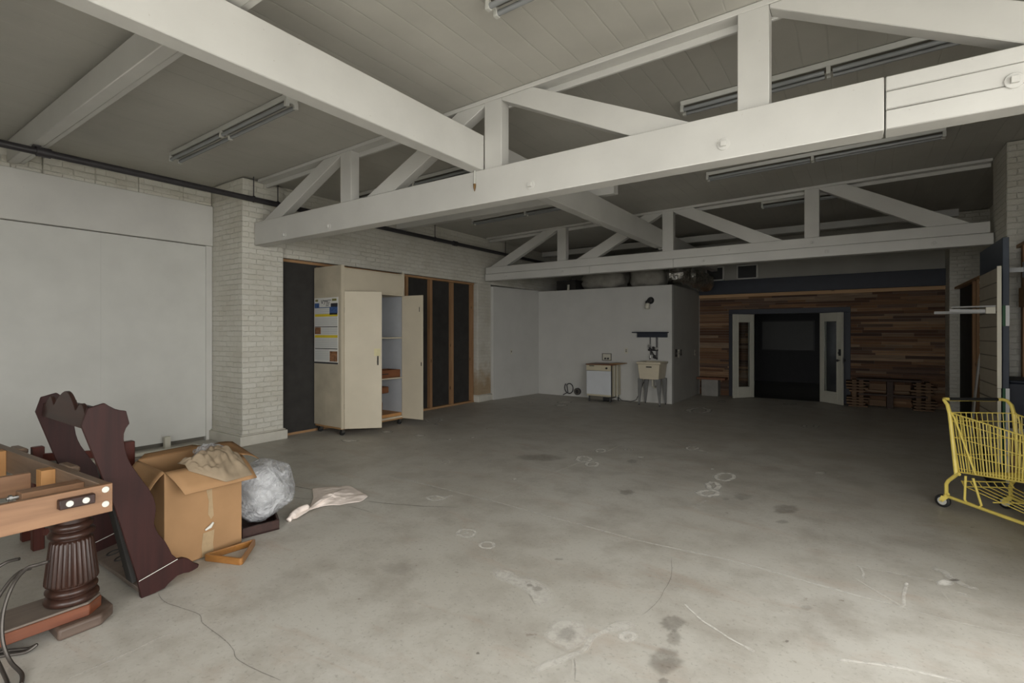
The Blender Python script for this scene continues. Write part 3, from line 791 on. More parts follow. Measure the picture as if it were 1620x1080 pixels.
cal = obj('wall_calendar', B(-7.045, -6.455, 4.764, 4.769, 1.075, 2.09), M['paper'], org=(-6.75, 4.766, 1.075))
tag(cal, 'large year planner poster taped to the side of the cream cabinet', 'calendar')
yq = lambda x0, x1, z0, z1, d=0.0012: B(x0, x1, 4.764-d, 4.764, z0, z1)
for (x0, x1, z0, z1) in ((-7.03, -6.67, 1.84, 1.945), (-7.03, -6.47, 1.655, 1.79), (-6.87, -6.47, 1.53, 1.635), (-7.03, -6.47, 1.325, 1.46), (-7.03, -6.67, 1.13, 1.29), (-6.67, -6.66, 1.13, 1.29)):
    if x1-x0 > 0.05: obj('date_grid', yq(x0, x1, z0, z1), M['grid'], cal)
for z0 in (1.80, 1.475): obj('yellow_banner', yq(-7.03, -6.465, z0, z0+0.04), M['yellow_strip'], cal)
for (x0, x1, z0, z1, mm) in ((-7.035, -6.92, 1.935, 2.01, 'blue_print'), (-6.66, -6.465, 1.85, 1.945, 'blue_print'), (-7.03, -6.88, 1.53, 1.635, 'brown_print'), (-6.655, -6.47, 1.115, 1.27, 'brown_print'), (-6.63, -6.465, 1.945, 2.0, 'ink'), (-6.66, -6.47, 1.825, 1.852, 'ink')):
    obj('picture_print', yq(x0, x1, z0, z1, 0.0018), M[mm], cal)
for (x0, x1, z0, z1, mm) in ((-7.03, -6.47, 1.638, 1.648, 'ink'), (-7.03, -6.47, 1.30, 1.312, 'ink'), (-7.045, -6.455, 1.076, 1.10, 'ink'), (-6.93, -6.63, 1.935, 1.945, 'blue_print')):
    obj('rule_strip', yq(x0, x1, z0, z1, 0.0015), M[mm], cal)
obj('logo_patch', yq(-7.02, -6.95, 2.035, 2.068), M['green_print'], cal)
obj('logo_patch', yq(-6.60, -6.49, 2.035, 2.068), M['green_print'], cal)
sc = MB()
for (a, b_) in (((-6.87, 2.055), (-6.845, 2.0)), ((-6.845, 2.0), (-6.82, 2.06)), ((-6.82, 2.045), (-6.62, 2.05)), ((-6.80, 2.03), (-6.70, 2.032)), ((-6.80, 1.985), (-6.77, 2.02)), ((-6.74, 2.015), (-6.65, 2.018)), ((-6.75, 1.99), (-6.66, 1.992)), ((-6.75, 1.965), (-6.68, 1.967))):
    sc.bar((a[0], 4.7625, a[1]), (b_[0], 4.7625, b_[1]), 0.002, 0.009, up=(0, 0.02, 1))
obj('lettering', sc, M['ink'], cal)

def simple(name, label, cat, mb, mat, bevel=0.003, group=None, **k):
    return tag(obj(name, mb, M[mat], bevel=bevel, **k), label, cat, group)
simple('wood_block', 'short pale wood block on the middle shelf inside the cream cabinet', 'wood block', B(cx1-0.22, cx1-0.08, dv-0.2, dv-0.001, 1.181, 1.28), 'raw_pine')
bx = simple('wooden_crate', 'brown wooden drawer box lying on the lower shelf of the cream cabinet', 'box', MB().box(-6.75, -6.43, dv+0.03, cy1-0.05, 0.801, 0.81).box(-6.445, -6.43, dv+0.03, cy1-0.05, 0.81, 0.93).box(-6.75, -6.735, dv+0.03, cy1-0.05, 0.81, 0.93).box(-6.735, -6.445, dv+0.03, dv+0.045, 0.81, 0.93).box(-6.735, -6.445, cy1-0.065, cy1-0.05, 0.81, 0.93), 'brown')
obj('slot', B(-6.429, -6.4285, dv+0.12, dv+0.26, 0.86, 0.875), M['dark'], bx)
br = thing('wooden_vise', 'brown wooden clamp like block in the bottom of the cream cabinet', 'tool', (-6.6, dv+0.12, zb+0.076))
obj('upright', MB().prism([(0,0),(0.16,0),(0.17,0.18),(0.12,0.30),(0.02,0.34),(0,0.34)], (-6.62, dv+0.03, zb+0.077), (0,1,0), (0,0,1), (0.12,0,0)), M['brown'], br, bevel=0.008, seg=2)
obj('head_block', MB().box(-6.66, -6.47, dv+0.025, dv+0.31, zb+0.418, zb+0.53), M['brown'], br, bevel=0.02, seg=3)

# ================================================================ dishwasher, sink and fittings in the plasterboard corner
dx0, dx1, dy0, dy1 = -5.10, -4.50, 10.40, 10.93
dw = thing('dishwasher', 'old white dishwasher with a brown board lying on top, pulled out from the wall', 'dishwasher', (-4.8, 10.65, 0))
obj('casing', B(dx0, dx1, dy0+0.02, dy1, 0.13, 0.83), M['appl_cream'], dw, bevel=0.006)
obj('door', B(dx0+0.005, dx1-0.005, dy0-0.015, dy0+0.02, 0.17, 0.70), M['appl_white'], dw, bevel=0.008, seg=2)
cpn = obj('control_panel', B(dx0+0.005, dx1-0.005, dy0-0.02, dy0+0.02, 0.705, 0.83), M['appl_cream'], dw, bevel=0.006)
obj('knob', MB().cyl((dx1-0.10, dy0-0.02, 0.765), (dx1-0.10, dy0-0.04, 0.765), 0.022), M['dark'], cpn)
obj('latch', B(dx0+0.08, dx0+0.2, dy0-0.03, dy0-0.02, 0.80, 0.815), M['dark'], cpn)
obj('kick_frame', MB().box(dx0+0.04, dx1-0.04, dy0+0.06, dy0+0.08, 0.04, 0.13).box(dx0+0.1, dx1-0.1, dy0+0.1, dy1-0.05, 0.06, 0.12), M['grime'], dw)
obj('pump', MB().cyl((-4.72, dy0+0.1, 0.07), (-4.55, dy0+0.1, 0.07), 0.055).ball((-4.9, dy0+0.15, 0.08), 0.05), M['dark'], dw)
for (x_, y_) in ((dx0+0.05, dy0+0.04), (dx1-0.04, dy0+0.02), (dx0+0.05, dy1-0.04), (dx1-0.04, dy1-0.04)):
    obj('foot', MB().cyl((x_, y_, 0.0), (x_, y_, 0.13), 0.016, 8), M['dark'], dw)
obj('edge_gasket', B(dx1-0.001, dx1+0.012, dy0+0.0, dy0+0.025, 0.13, 0.83), M['dark'], dw)
obj('side_strap', MB().box(dx1, dx1+0.015, dy0+0.14, dy0+0.19, 0.13, 0.84).box(dx1, dx1+0.02, dy0+0.30, dy0+0.36, 0.1, 0.84), M['cover'], dw, bevel=0.003)
simple('plywood_board', 'brown plywood board lying on top of the old dishwasher', 'board', B(dx0-0.01, dx1+0.05, dy0-0.03, dy1+0.0, 0.831, 0.85), 'brown')
simple('plywood_board', 'brown offcut sticking out to the side from the top of the dishwasher', 'board', B(dx1-0.10, dx1+0.17, dy0+0.12, dy1-0.02, 0.851, 0.868), 'ply')
cd = obj('power_cord', MB().tube([(dx1+0.01, 10.75, 0.10), (-4.38, 10.72, 0.03), (-4.2, 10.78, 0.012), (-4.1, 10.85, 0.05), (-4.03, 10.93, 0.25), (-3.98, 10.96, 0.42), (-3.92, 10.97, 0.52), (-3.85, 10.975, 0.56)], 0.008, 6), M['dark'])
tag(cd, 'black cord curving from the dishwasher up behind the laundry sink', 'cord')
ho = obj('drain_hose', MB().tube([(-5.84+0.13*math.cos(t)*k, 10.96, 0.20+0.15*math.sin(t)*k) for t, k in [(2.4+i*0.33, 1.0-0.016*i) for i in range(20)]] + [(-5.86, 10.93, 0.10), (-5.98, 10.90, 0.03)], 0.012, 8), M['black_metal'])
tag(ho, 'curled black hose against the plasterboard wall left of the dishwasher', 'hose')
cp_ = simple('vent_cap', 'round dark pipe cap low on the plasterboard wall beside the curled hose', 'pipe cap', MB().cyl((-5.62, 10.998, 0.13), (-5.62, 10.94, 0.13), 0.085, 20), 'black_metal')
obj('cap_ring', MB().tube([(-5.62+0.06*math.cos(i*PI/10), 10.94, 0.13+0.06*math.sin(i*PI/10)) for i in range(20)], 0.012, 6, True), M['grime'], cp_)

wbx = thing('washer_outlet_box', 'recessed washing machine hook-up box in the wall just above the dishwasher', 'outlet box', (-4.87, 10.995, 0.93))
obj('frame', MB().box(-4.985, -4.97, 10.985, 10.999, 0.90, 1.07).box(-4.765, -4.75, 10.985, 10.999, 0.90, 1.07).box(-4.97, -4.765, 10.985, 10.999, 1.055, 1.07).box(-4.97, -4.765, 10.985, 10.999, 0.90, 0.915), M['grime'], wbx)
obj('back_plate', B(-4.97, -4.765, 10.994, 10.999, 0.915, 1.055), M['cover'], wbx)
obj('valve', MB().cyl((-4.90, 10.99, 0.95), (-4.90, 10.96, 0.95), 0.02).cyl((-4.83, 10.99, 0.95), (-4.83, 10.96, 0.95), 0.02), M['black_metal'], wbx)

def plate(label, p, axis, mat='cover', w_=0.07, h=0.115, toggle=True):
    x, y, z = p
    r = thing('wall_switch_plate', label, 'switch plate', p)
    if axis == 'y':
        obj('cover_plate', B(x-w_/2, x+w_/2, y-0.006, y, z-h/2, z+h/2), M[mat], r, bevel=0.002)
        obj('toggle', MB().box(x-0.012, x+0.012, y-0.012, y-0.006, z-0.03, z-0.005).box(x-0.012, x+0.012, y-0.012, y-0.006, z+0.005, z+0.03), M['grime'], r)
    else:
        obj('cover_plate', B(x, x+0.006, y-w_/2, y+w_/2, z-h/2, z+h/2), M[mat], r, bevel=0.002)
        obj('toggle', B(x+0.006, x+0.014, y-0.008, y+0.008, z-0.02, z+0.02), M['grime'], r)
    return r
plate('ivory outlet on the plasterboard wall between the dishwasher and the sink', (-4.39, 11.0, 1.14), 'y', w_=0.08, h=0.13)
plate('small outlet plate on the shaded side wall left of the plasterboard corner', (-6.883, 9.97, 1.10), 'x')
plate('dark switch box nearest the corner on the shaded partition wall', (-3.35, 11.30, 1.10), 'x', 'dark', 0.12, 0.17)
plate('pale switch plate beside the dark switch box on the shaded partition wall', (-3.35, 11.50, 1.08), 'x', 'cover', 0.07, 0.18)
plate('dark outlet second from the corner on the shaded partition wall', (-3.35, 11.68, 1.10), 'x', 'dark', 0.09, 0.14)
plate('lone pale outlet deep along the shaded partition wall', (-3.35, 12.86, 1.06), 'x', 'cover', 0.07, 0.14)

lm = thing('wall_lamp', 'small dark wall lamp with a glass jar high above the sink shelf', 'wall lamp', (-3.84, 10.95, 2.2))
obj('mount', MB().lathe((0,0,0), [(0.001,0),(0.075,0),(0.07,0.02),(0.04,0.05),(0.001,0.055)], 20).__class__(Matrix.Translation((-3.82, 10.999, 2.27)) @ Matrix.Rotation(PI/2, 4, 'X')).lathe((0,0,0), [(0.001,0),(0.08,0),(0.075,0.02),(0.045,0.05),(0.001,0.055)], 20), M['dark'], lm)
obj('arm', MB().tube([(-3.82, 10.95, 2.27), (-3.83, 10.88, 2.29), (-3.84, 10.85, 2.25)], 0.014, 8).lathe((-3.84, 10.85, 2.20), [(0.001,0),(0.045,0),(0.05,0.03),(0.03,0.06),(0.001,0.065)], 16), M['dark'], lm)
obj('glass_jar', MB().lathe((-3.84, 10.85, 2.08), [(0.001,0),(0.045,0.0),(0.05,0.02),(0.05,0.10),(0.042,0.125),(0.001,0.125)], 16), M['cover'], lm)

sf = thing('wall_shelf', 'dark navy shelf on the plasterboard wall above the laundry sink', 'shelf', (-3.8, 10.95, 1.5))
obj('shelf_board', B(-4.20, -3.415, 10.84, 10.999, 1.548, 1.572), M['navy'], sf, bevel=0.003)
obj('apron', B(-4.11, -3.44, 10.93, 10.999, 1.45, 1.548), M['navy'], sf, bevel=0.003)

sk = thing('laundry_sink', 'cream plastic laundry sink on four grey legs', 'sink', (-3.66, 10.7, 0))
sx0, sx1, sy0, sy1 = -3.93, -3.42, 10.42, 10.96
def ringpts(o_, z): return [(sx0+o_, sy0+o_, z), (sx1-o_, sy0+o_, z), (sx1-o_, sy1-o_, z), (sx0+o_, sy1-o_, z)]
tub = MB(); R_ = [ringpts(0.05, 0.56), ringpts(0.015, 0.885), ringpts(-0.005, 0.89), ringpts(-0.005, 0.93), ringpts(0.035, 0.93), ringpts(0.075, 0.60)]
vs = [p for r_ in R_ for p in r_]; fs = []
for j in range(5):
    for i in range(4): fs.append((j*4+i, j*4+(i+1) % 4, (j+1)*4+(i+1) % 4, (j+1)*4+i))
fs += [(3,2,1,0), (20,21,22,23)]
tub.add(vs, fs)
obj('tub', tub, M['sink'], sk, bevel=0.012, seg=3)
obj('brand_plate', B(-3.72, -3.60, sy0-0.004, sy0+0.003, 0.815, 0.838), M['dark'], sk)
for (x_, y_) in ((sx0+0.06, sy0+0.07), (sx1-0.06, sy0+0.07), (sx0+0.06, sy1-0.08), (sx1-0.06, sy1-0.08)):
    sgn = -1 if x_ < -3.66 else 1
    lg = MB().hexa([(x_-0.016+sgn*0.03, y_-0.016, 0.03), (x_+0.016+sgn*0.03, y_-0.016, 0.03), (x_+0.016+sgn*0.03, y_+0.016, 0.03), (x_-0.016+sgn*0.03, y_+0.016, 0.03),
                    (x_-0.055, y_-0.02, 0.575), (x_+0.055, y_-0.02, 0.575), (x_+0.055, y_+0.02, 0.575), (x_-0.055, y_+0.02, 0.575)])
    l_ = obj('leg', lg, M['leg_grey'], sk, bevel=0.004)
    obj('foot', MB().cyl((x_+sgn*0.03, y_, 0), (x_+sgn*0.03, y_, 0.05), 0.014, 8), M['dark'], l_)
obj('drain_pipe', MB().tube([(-3.68, 10.72, 0.57), (-3.68, 10.72, 0.40), (-3.66, 10.76, 0.36), (-3.62, 10.85, 0.38), (-3.60, 10.98, 0.38)], 0.02, 10).tube([(-3.60, 10.9, 0.38), (-3.58, 10.92, 0.25)], 0.014, 8), M['cover'], sk)
fc = thing('sink_faucet', 'tangle of black pipes and valves running down the wall to the laundry sink', 'faucet', (-3.74, 10.95, 0.93))
obj('supply_pipe', MB().tube([(-3.82, 10.97, 1.45), (-3.82, 10.97, 1.22), (-3.80, 10.95, 1.12), (-3.82, 10.95, 0.96)], 0.012, 8).tube([(-3.67, 10.97, 1.45), (-3.67, 10.97, 0.96)], 0.02, 8), M['black_metal'], fc)
obj('valve', MB().tube([(-3.86, 10.95, 1.17), (-3.64, 10.95, 1.17)], 0.018, 8).tube([(-3.84, 10.93, 1.25), (-3.76, 10.9, 1.12), (-3.72, 10.93, 1.05), (-3.66, 10.92, 0.98)], 0.016, 8).ball((-3.80, 10.92, 1.18), 0.035).ball((-3.70, 10.92, 1.02), 0.04).ball((-3.73, 10.91, 1.22), 0.03), M['black_metal'], fc)
obj('valve_handle', MB().cyl((-3.82, 10.93, 1.26), (-3.82, 10.90, 1.26), 0.035, 10).cyl((-3.66, 10.93, 1.20), (-3.66, 10.90, 1.20), 0.03, 10), M['steel'], fc)
obj('spout', MB().tube([(-3.74, 10.93, 1.08), (-3.74, 10.82, 1.10), (-3.74, 10.76, 1.06), (-3.74, 10.75, 1.0)], 0.013, 8), M['steel'], fc)

# things lying on the partition's roof
def lump(name, label, cat, c, r, mat, seed, amp=0.18, fr_=3.0, nu=28, nv=16):
    o = V((seed*3.1, seed*1.7, seed))
    def fn(d):
        q = 1.0 / (abs(d.x)**4 + abs(d.y)**4 + abs(d.z)**4) ** 0.25
        return 1 + (q-1)*0.7 + 0.10*math.sin(d.x*9 + 2*d.y) * (1-abs(d.x)) + amp * noise.noise(d * fr_ + o) + amp*0.5*noise.noise(d * fr_*2.3 + o)
    ob = obj(name, MB().ball(c, r, nu, nv, fn), M[mat], sharp=80); return tag(ob, label, cat)
lump('insulation_roll', 'long grey wrapped duct lying above the plasterboard wall, west half', 'duct', (-5.25, 11.75, 2.85), (0.58, 0.38, 0.25), 'wool', 1)
lump('insulation_roll', 'long grey wrapped duct lying above the plasterboard wall, east half', 'duct', (-4.13, 11.8, 2.86), (0.43, 0.38, 0.26), 'wool', 2)
fd = obj('foil_duct', MB().tube(smooth([(-3.56, 11.35, 2.86), (-3.38, 11.45, 2.87), (-3.20, 11.7, 2.84), (-3.05, 12.05, 2.76), (-3.0, 12.5, 2.74)], 6), 0.2, 28), M['foil'], sharp=80)
for v_ in fd.data.vertices:
    k = noise.noise(v_.co * 11) * 0.05 + noise.noise(v_.co * 31) * 0.03; v_.co += V((k, -k, k))
tag(fd, 'crumpled silver foil duct bulging out over the top of the partition corner', 'duct')
simple('dark_box', 'dark crate standing on the partition roof beside the grey ducts', 'crate', MB().box(-6.5, -5.95, 11.5, 12.1, 2.561, 2.9), 'black_board')
simple('pipe_stub', 'short pale pipe stub standing on the partition top', 'pipe', MB().cyl((-6.02, 11.25, 2.561), (-6.02, 11.25, 2.76), 0.03), 'cover')

# ================================================================ along the plank wall
bn = thing('low_bench', 'low dark seat on a grey block against the planks beside the partition', 'bench', (-3.0, 13.1, 0))
obj('seat', B(-3.33, -2.66, 12.93, 13.26, 0.40, 0.45), M['brown'], bn, bevel=0.004)
obj('block', B(-3.22, -2.83, 12.97, 13.25, 0, 0.40), M['concrete_block'], bn, bevel=0.006)
pb = thing('pallet_bench', 'rough bench built from dark and pale pallet boards right of the glazed doors', 'bench', (0.5, 13.05, 0))
obj('seat', MB().box(-0.02, 1.02, 12.80, 12.93, 0.56, 0.60).box(-0.05, 1.0, 12.94, 13.07, 0.56, 0.60).box(0.0, 1.05, 13.08, 13.21, 0.56, 0.60), M['pallet_dark'], pb, bevel=0.004)
obj('lower_board', MB().box(-0.02, 1.12, 12.84, 12.97, 0.25, 0.29), M['pallet_dark'], pb, bevel=0.004)
obj('centre_post', B(0.47, 0.58, 12.86, 13.15, 0.0, 0.56), M['pallet_dark'], pb, bevel=0.004)
for (x0, x1) in ((-0.20, 0.16), (0.86, 1.25)):
    lm_ = MB(); cols = []
    for k, (z0, z1) in enumerate(((0.0, 0.03), (0.05, 0.09), (0.11, 0.15), (0.17, 0.20), (0.31, 0.35), (0.37, 0.41), (0.43, 0.47), (0.50, 0.53))):
        lm_.box(x0 + random.uniform(-.03, .05), x1 + random.uniform(-.05, .03), 12.82, 13.2, z0, z1)
    lm_.box(x0+0.08, x0+0.16, 12.86, 13.18, 0.0, 0.559).box(x1-0.16, x1-0.08, 12.86, 13.18, 0.0, 0.559)
    obj('slatted_leg', lm_, M['pallet'], pb, bevel=0.003)
obj('front_board', MB().box(0.18, 0.46, 12.84, 12.86, 0.38, 0.50).box(0.6, 0.85, 12.84, 12.86, 0.38, 0.50).box(0.18, 0.46, 12.88, 12.9, 0.04, 0.16), M['pallet'], pb)

# ================================================================ boards leaning on the east side
nb = thing('navy_board', 'tall narrow navy board standing on end behind the yellow cart', 'board', (1.24, 7.7, 0))
obj('panel', B(1.215, 1.265, 7.12, 8.30, 0.0, 2.53), M['navy_door'], nb, bevel=0.004)
obj('white_strip', MB().box(1.238, 1.267, 7.116, 7.1199, 1.62, 1.83).box(1.238, 1.267, 7.116, 7.1199, 0.01, 0.98), M['bright_tape'], nb)
obj('green_strip', MB().box(1.214, 1.237, 7.116, 7.1199, 1.62, 1.83).box(1.214, 1.237, 7.116, 7.1199, 0.03, 0.98), M['green_tape'], nb)
sw = thing('slatwall_panel', 'tall taupe slatted panel with a cream edge, standing in front of the navy board', 'panel', (1.14, 7.3, 0))
T = Matrix.Translation((1.135, 6.86, 0.28)) @ Matrix.Rotation(math.radians(-0.3), 4, 'X')
m = MB(T)
hh = 0.148
for k in range(13):
    m.box(0.0, 0.018, 0.0, 0.90, k*hh+0.006, (k+1)*hh-0.006)
obj('slats', m, M['slat'], sw, bevel=0.002)
obj('backing', MB(T).box(0.012, 0.026, 0.001, 0.899, 0.0, 13*hh), M['slat'], sw)
obj('groove_dark_sheet', MB(T).box(0.009, 0.0125, 0.002, 0.898, 0.0, 13*hh), M['grime'], sw)  # dark sheet that shows only in the slots between the slats
obj('edge_strip', MB(T).box(-0.004, 0.03, -0.008, 0.0, 0.72, 13*hh+0.01).box(-0.002, 0.026, -0.006, 0.0, -0.02, 0.715), M['slat_edge'], sw, bevel=0.002)
pins = MB(T)
for k in range(13): pins.box(-0.001, 0.004, 0.89, 0.902, k*hh+0.06, k*hh+0.085)
obj('end_clips', pins, M['cover'], sw)
simple('timber_plinth', 'dark timber block under the foot of the slatted panel', 'wood block', B(1.10, 1.20, 6.95, 7.75, 0.0, 0.262), 'black_board')
sh = thing('display_shelf', 'white metal shelf arm jutting out from the slatted panel', 'shelf', (0.95, 7.0, 1.8))
obj('shelf_plate', MB().hexa([(0.80, 7.0, 1.812), (1.13, 6.90, 1.812), (1.13, 7.22, 1.812), (0.84, 7.25, 1.812), (0.80, 7.0, 1.826), (1.13, 6.90, 1.826), (1.13, 7.22, 1.826), (0.84, 7.25, 1.826)]), M['shelf_metal'], sh, bevel=0.002)
obj('bracket_arm', MB().bar((1.131, 6.95, 1.77), (0.79, 7.02, 1.785), 0.012, 0.03), M['shelf_metal'], sh)
obj('bracket_arm', MB().bar((1.131, 7.25, 1.77), (0.70, 7.38, 1.775), 0.012, 0.03), M['shelf_metal'], sh)
obj('mount_block', B(1.06, 1.131, 6.92, 6.96, 1.745, 1.81), M['cover'], sh)

rr = thing('shelf_rail', 'bare aluminium bracket between the navy board and the timber blocks', 'bracket', (1.4, 7.6, 2.2))
obj('arm', MB().bar((1.30, 7.75, 2.245), (1.50, 7.75, 2.245), 0.03, 0.05), M['white_tape'], rr)
obj('end_plate', B(1.488, 1.505, 7.71, 7.79, 2.16, 2.33), M['white_tape'], rr)
simple('timber_block', 'upper bare timber block fixed beside the navy board', 'wood block', B(1.506, 1.548, 7.55, 7.82, 2.06, 2.36), 'pale_board')
simple('timber_block', 'lower bare timber block fixed beside the navy board', 'wood block', B(1.49, 1.548, 7.68, 7.95, 1.84, 2.055), 'pale_board')
simple('navy_crate', 'slate blue chest standing behind the yellow cart', 'chest', MB().box(1.30, 1.54, 7.35, 8.05, 0.55, 1.02).box(1.31, 1.54, 7.36, 8.04, 1.02, 1.05), 'navy', bevel=0.01)
st = thing('work_stand', 'low timber stand with a white top rail under the slate blue chest', 'stand', (1.42, 7.7, 0))
obj('top_rail', B(1.29, 1.545, 7.33, 8.07, 0.48, 0.549), M['white_tape'], st, bevel=0.003)
for (x_, y_) in ((1.33, 7.38), (1.50, 7.38), (1.33, 8.0), (1.50, 8.0)):
    obj('leg', B(x_-0.03, x_+0.03, y_-0.03, y_+0.03, 0, 0.48), M['stud'], st, bevel=0.003)
simple('leaning_board', 'pale board leaning in the bare studs beyond the slatted panel', 'board', MB().hexa([(1.36,10.0,0),(1.38,10.0,0),(1.38,10.16,0),(1.36,10.16,0),(1.46,10.0,1.25),(1.48,10.0,1.25),(1.48,10.16,1.1),(1.46,10.16,1.1)]), 'drywall')

# ================================================================ yellow shopping cart
O = V((0.868, 5.995, 0)); ew = V((0.866, 0.5, 0)); ef = V((0.5, -0.866, 0))
def cpt(s, wv, z): return O + ef*s + ew*wv + V((0,0,z))
def hw(s): return 0.262 - 0.11*s
ct = thing('shopping_cart', 'yellow wire shopping cart with a black handle grip', 'shopping cart', (1.1, 5.6, 0))
LN = 0.88
fr = MB()
for sg in (-1, 1):
    fr.tube([cpt(0.02, sg*0.265, 0.30-0.17), cpt(0.0, sg*0.265, 0.115), cpt(0.03, sg*0.262, 0.105), cpt(LN, sg*hw(LN)*0.95, 0.105)], 0.014, 8)
    fr.tube([cpt(0.0, sg*0.265, 0.10), cpt(0.0, sg*0.265, 0.21), cpt(0.02, sg*0.264, 0.245), cpt(0.11, sg*0.256, 0.33), cpt(0.13, sg*0.255, 0.335)], 0.015, 8)
    # triangular stand between rail and basket
    fr.tube([cpt(0.18, sg*0.243, 0.335), cpt(0.17, sg*0.243, 0.13), cpt(0.19, sg*0.24, 0.112), cpt(0.30, sg*0.23, 0.112), cpt(0.32, sg*0.228, 0.13), cpt(0.25, sg*0.238, 0.335)], 0.009, 8)
fr.tube([cpt(LN, -hw(LN)*0.95, 0.105), cpt(LN+0.03, 0, 0.105), cpt(LN, hw(LN)*0.95, 0.105)], 0.013, 8)
fr.tube([cpt(0.74, -hw(0.74), 0.105), cpt(0.74, -hw(0.74), 0.40)], 0.014, 8).tube([cpt(0.74, hw(0.74), 0.105), cpt(0.74, hw(0.74), 0.40)], 0.014, 8)
obj('base_frame', fr, M['yellow'], ct)
for sg in (-1, 1):
    up = MB()
    up.tube([cpt(0.10, sg*0.257, 0.325), cpt(0.095, sg*0.257, 0.36), cpt(0.035, sg*0.262, 0.84), cpt(0.01, sg*0.264, 0.915), cpt(-0.03, sg*0.262, 0.95), cpt(-0.055, sg*0.245, 0.957), cpt(-0.058, sg*0.20, 0.957)], [0.016,0.017,0.016,0.015,0.014,0.014,0.014], 10)
    obj('handle_post', up, M['yellow'], ct)
obj('handle_bar', MB().tube([cpt(-0.058, -0.205, 0.957), cpt(-0.058, 0.205, 0.957)], 0.0145, 12), M['rubber'], ct)
obj('grip_trim', MB().tube([cpt(-0.07, -0.2, 0.942), cpt(-0.07, 0.2, 0.942)], 0.004, 6), M['yellow'], ct)
s0t, s0b, s1t, s1b = 0.035, 0.10, 0.92, 0.84
z0t, z0b, z1t, z1b = 0.85, 0.345, 0.735, 0.44
def side(t, q, sg):
    # t along the cart 0..1, q from bottom 0 to top 1
    s = (s0b+(s1b-s0b)*t)*(1-q) + (s0t+(s1t-s0t)*t)*q
    z = (z0b+(z1b-z0b)*t)*(1-q) + (z0t+(z1t-z0t)*t)*q
    return cpt(s, sg*(hw(s) - 0.02*(1-q)), z)
for sg in (-1, 1):
    g = MB()
    for i in range(31): g.tube([side(i/30, 0, sg), side(i/30, 1, sg)], 0.0036, 5)
    for q, r_ in ((0, 0.006), (0.06, 0.003), (0.30, 0.0036), (0.58, 0.0036), (0.86, 0.0036), (1.0, 0.0062)):
        g.tube([side(0, q, sg), side(1, q, sg)], r_, 6)
    obj('basket_side', g, M['yellow'], ct)
    obj('brace', MB().tube([side(0.015, 1.0, sg) + V((0,0,0.004)) + ew*sg*0.008, side(0.05, 0.93, sg) + ew*sg*0.008, side(0.21, 0.0, sg) + ew*sg*0.008], 0.008, 6), M['yellow'], ct)
fb = MB()
for t_, nm in ((1.0, 'f'), (0.0, 'r')):
    g = MB()
    for i in range(13 if t_ == 0 else 9):
        k = i/(12 if t_ == 0 else 8)
        g.tube([side(t_, 0, -1).lerp(side(t_, 0, 1), k), side(t_, 1, -1).lerp(side(t_, 1, 1), k)], 0.003, 5)
    for q in (0, 0.3, 0.58, 0.86, 1.0): g.tube([side(t_, q, -1), side(t_, q, 1)], 0.0045, 6)
    obj('front_panel' if t_ == 1 else 'rear_gate', g, M['yellow'], ct)
g = MB()
for i in range(27): g.tube([side(i/26, 0, -1), side(i/26, 0, 1)], 0.003, 5)
for k in range(11): g.tube([side(0, 0, -1).lerp(side(0, 0, 1), k/10), side(1, 0, -1).lerp(side(1, 0, 1), k/10)], 0.0035, 5)
obj('basket_floor', g, M['yellow'], ct)
g = MB()
def rk(s, wv): return cpt(s, wv, 0.235 - 0.11*s)
for k in range(7):
    wv = -0.19 + 0.38*k/6
    g.tube([rk(0.08, wv*1.0) + V((0,0,0.03)), rk(0.12, wv), rk(0.80, wv*0.65)], 0.004, 6)
g.tube([rk(0.08, -0.2)+V((0,0,0.035)), rk(0.08, 0.2)+V((0,0,0.035)), rk(0.11, 0.2), rk(0.11, -0.2)], 0.005, 6, True)
g.tube([rk(0.8, -0.13), rk(0.8, 0.13)], 0.005, 6).tube([rk(0.42, -0.22), rk(0.42, 0.22)], 0.005, 6)
obj('bottom_rack', g, M['yellow'], ct)
def ccaster(s, wv, da):
    c = cpt(s, wv, 0); R = Matrix.Rotation(da, 3, 'Z'); d = R @ ef; sd = R @ ew
    wc = c - d*0.028 + V((0,0,0.056))
    f = MB().cyl(c + V((0,0,0.098)), c + V((0,0,0.115)), 0.024, 14)
    for q in (-1, 1):
        f.prism([(0.03, 0.105), (-0.03, 0.105), (-0.048, 0.056), (-0.022, 0.048)], c + sd*(q*0.022), d, V((0,0,1)), sd*(q*0.004))
    k = obj('caster_fork', f, M['yellow'], ct)
    obj('tyre', MB().tube([wc - sd*0.015, wc - sd*0.010, wc + sd*0.010, wc + sd*0.015], [0.048, 0.056, 0.056, 0.048], 24), M['rubber'], k)
    obj('hub', MB().cyl(wc - sd*0.0165, wc + sd*0.0165, 0.034, 18).cyl(wc - sd*0.026, wc + sd*0.026, 0.008, 8), M['light_white'], k)
ccaster(0, -0.262, 0.55); ccaster(0, 0.262, 0.5); ccaster(0.80, -0.17, 0.5); ccaster(0.80, 0.17, 0.4)

# ================================================================ billiard table frame without its slate
C0 = V((-3.318, 1.02, 0)); ex = V((-0.9985, -0.054, 0)); ey = V((-0.01, -1.0, 0))
PM = Matrix(((ex.x, ey.x, 0, C0.x), (ex.y, ey.y, 0, C0.y), (0, 0, 1, 0), (0, 0, 0, 1)))
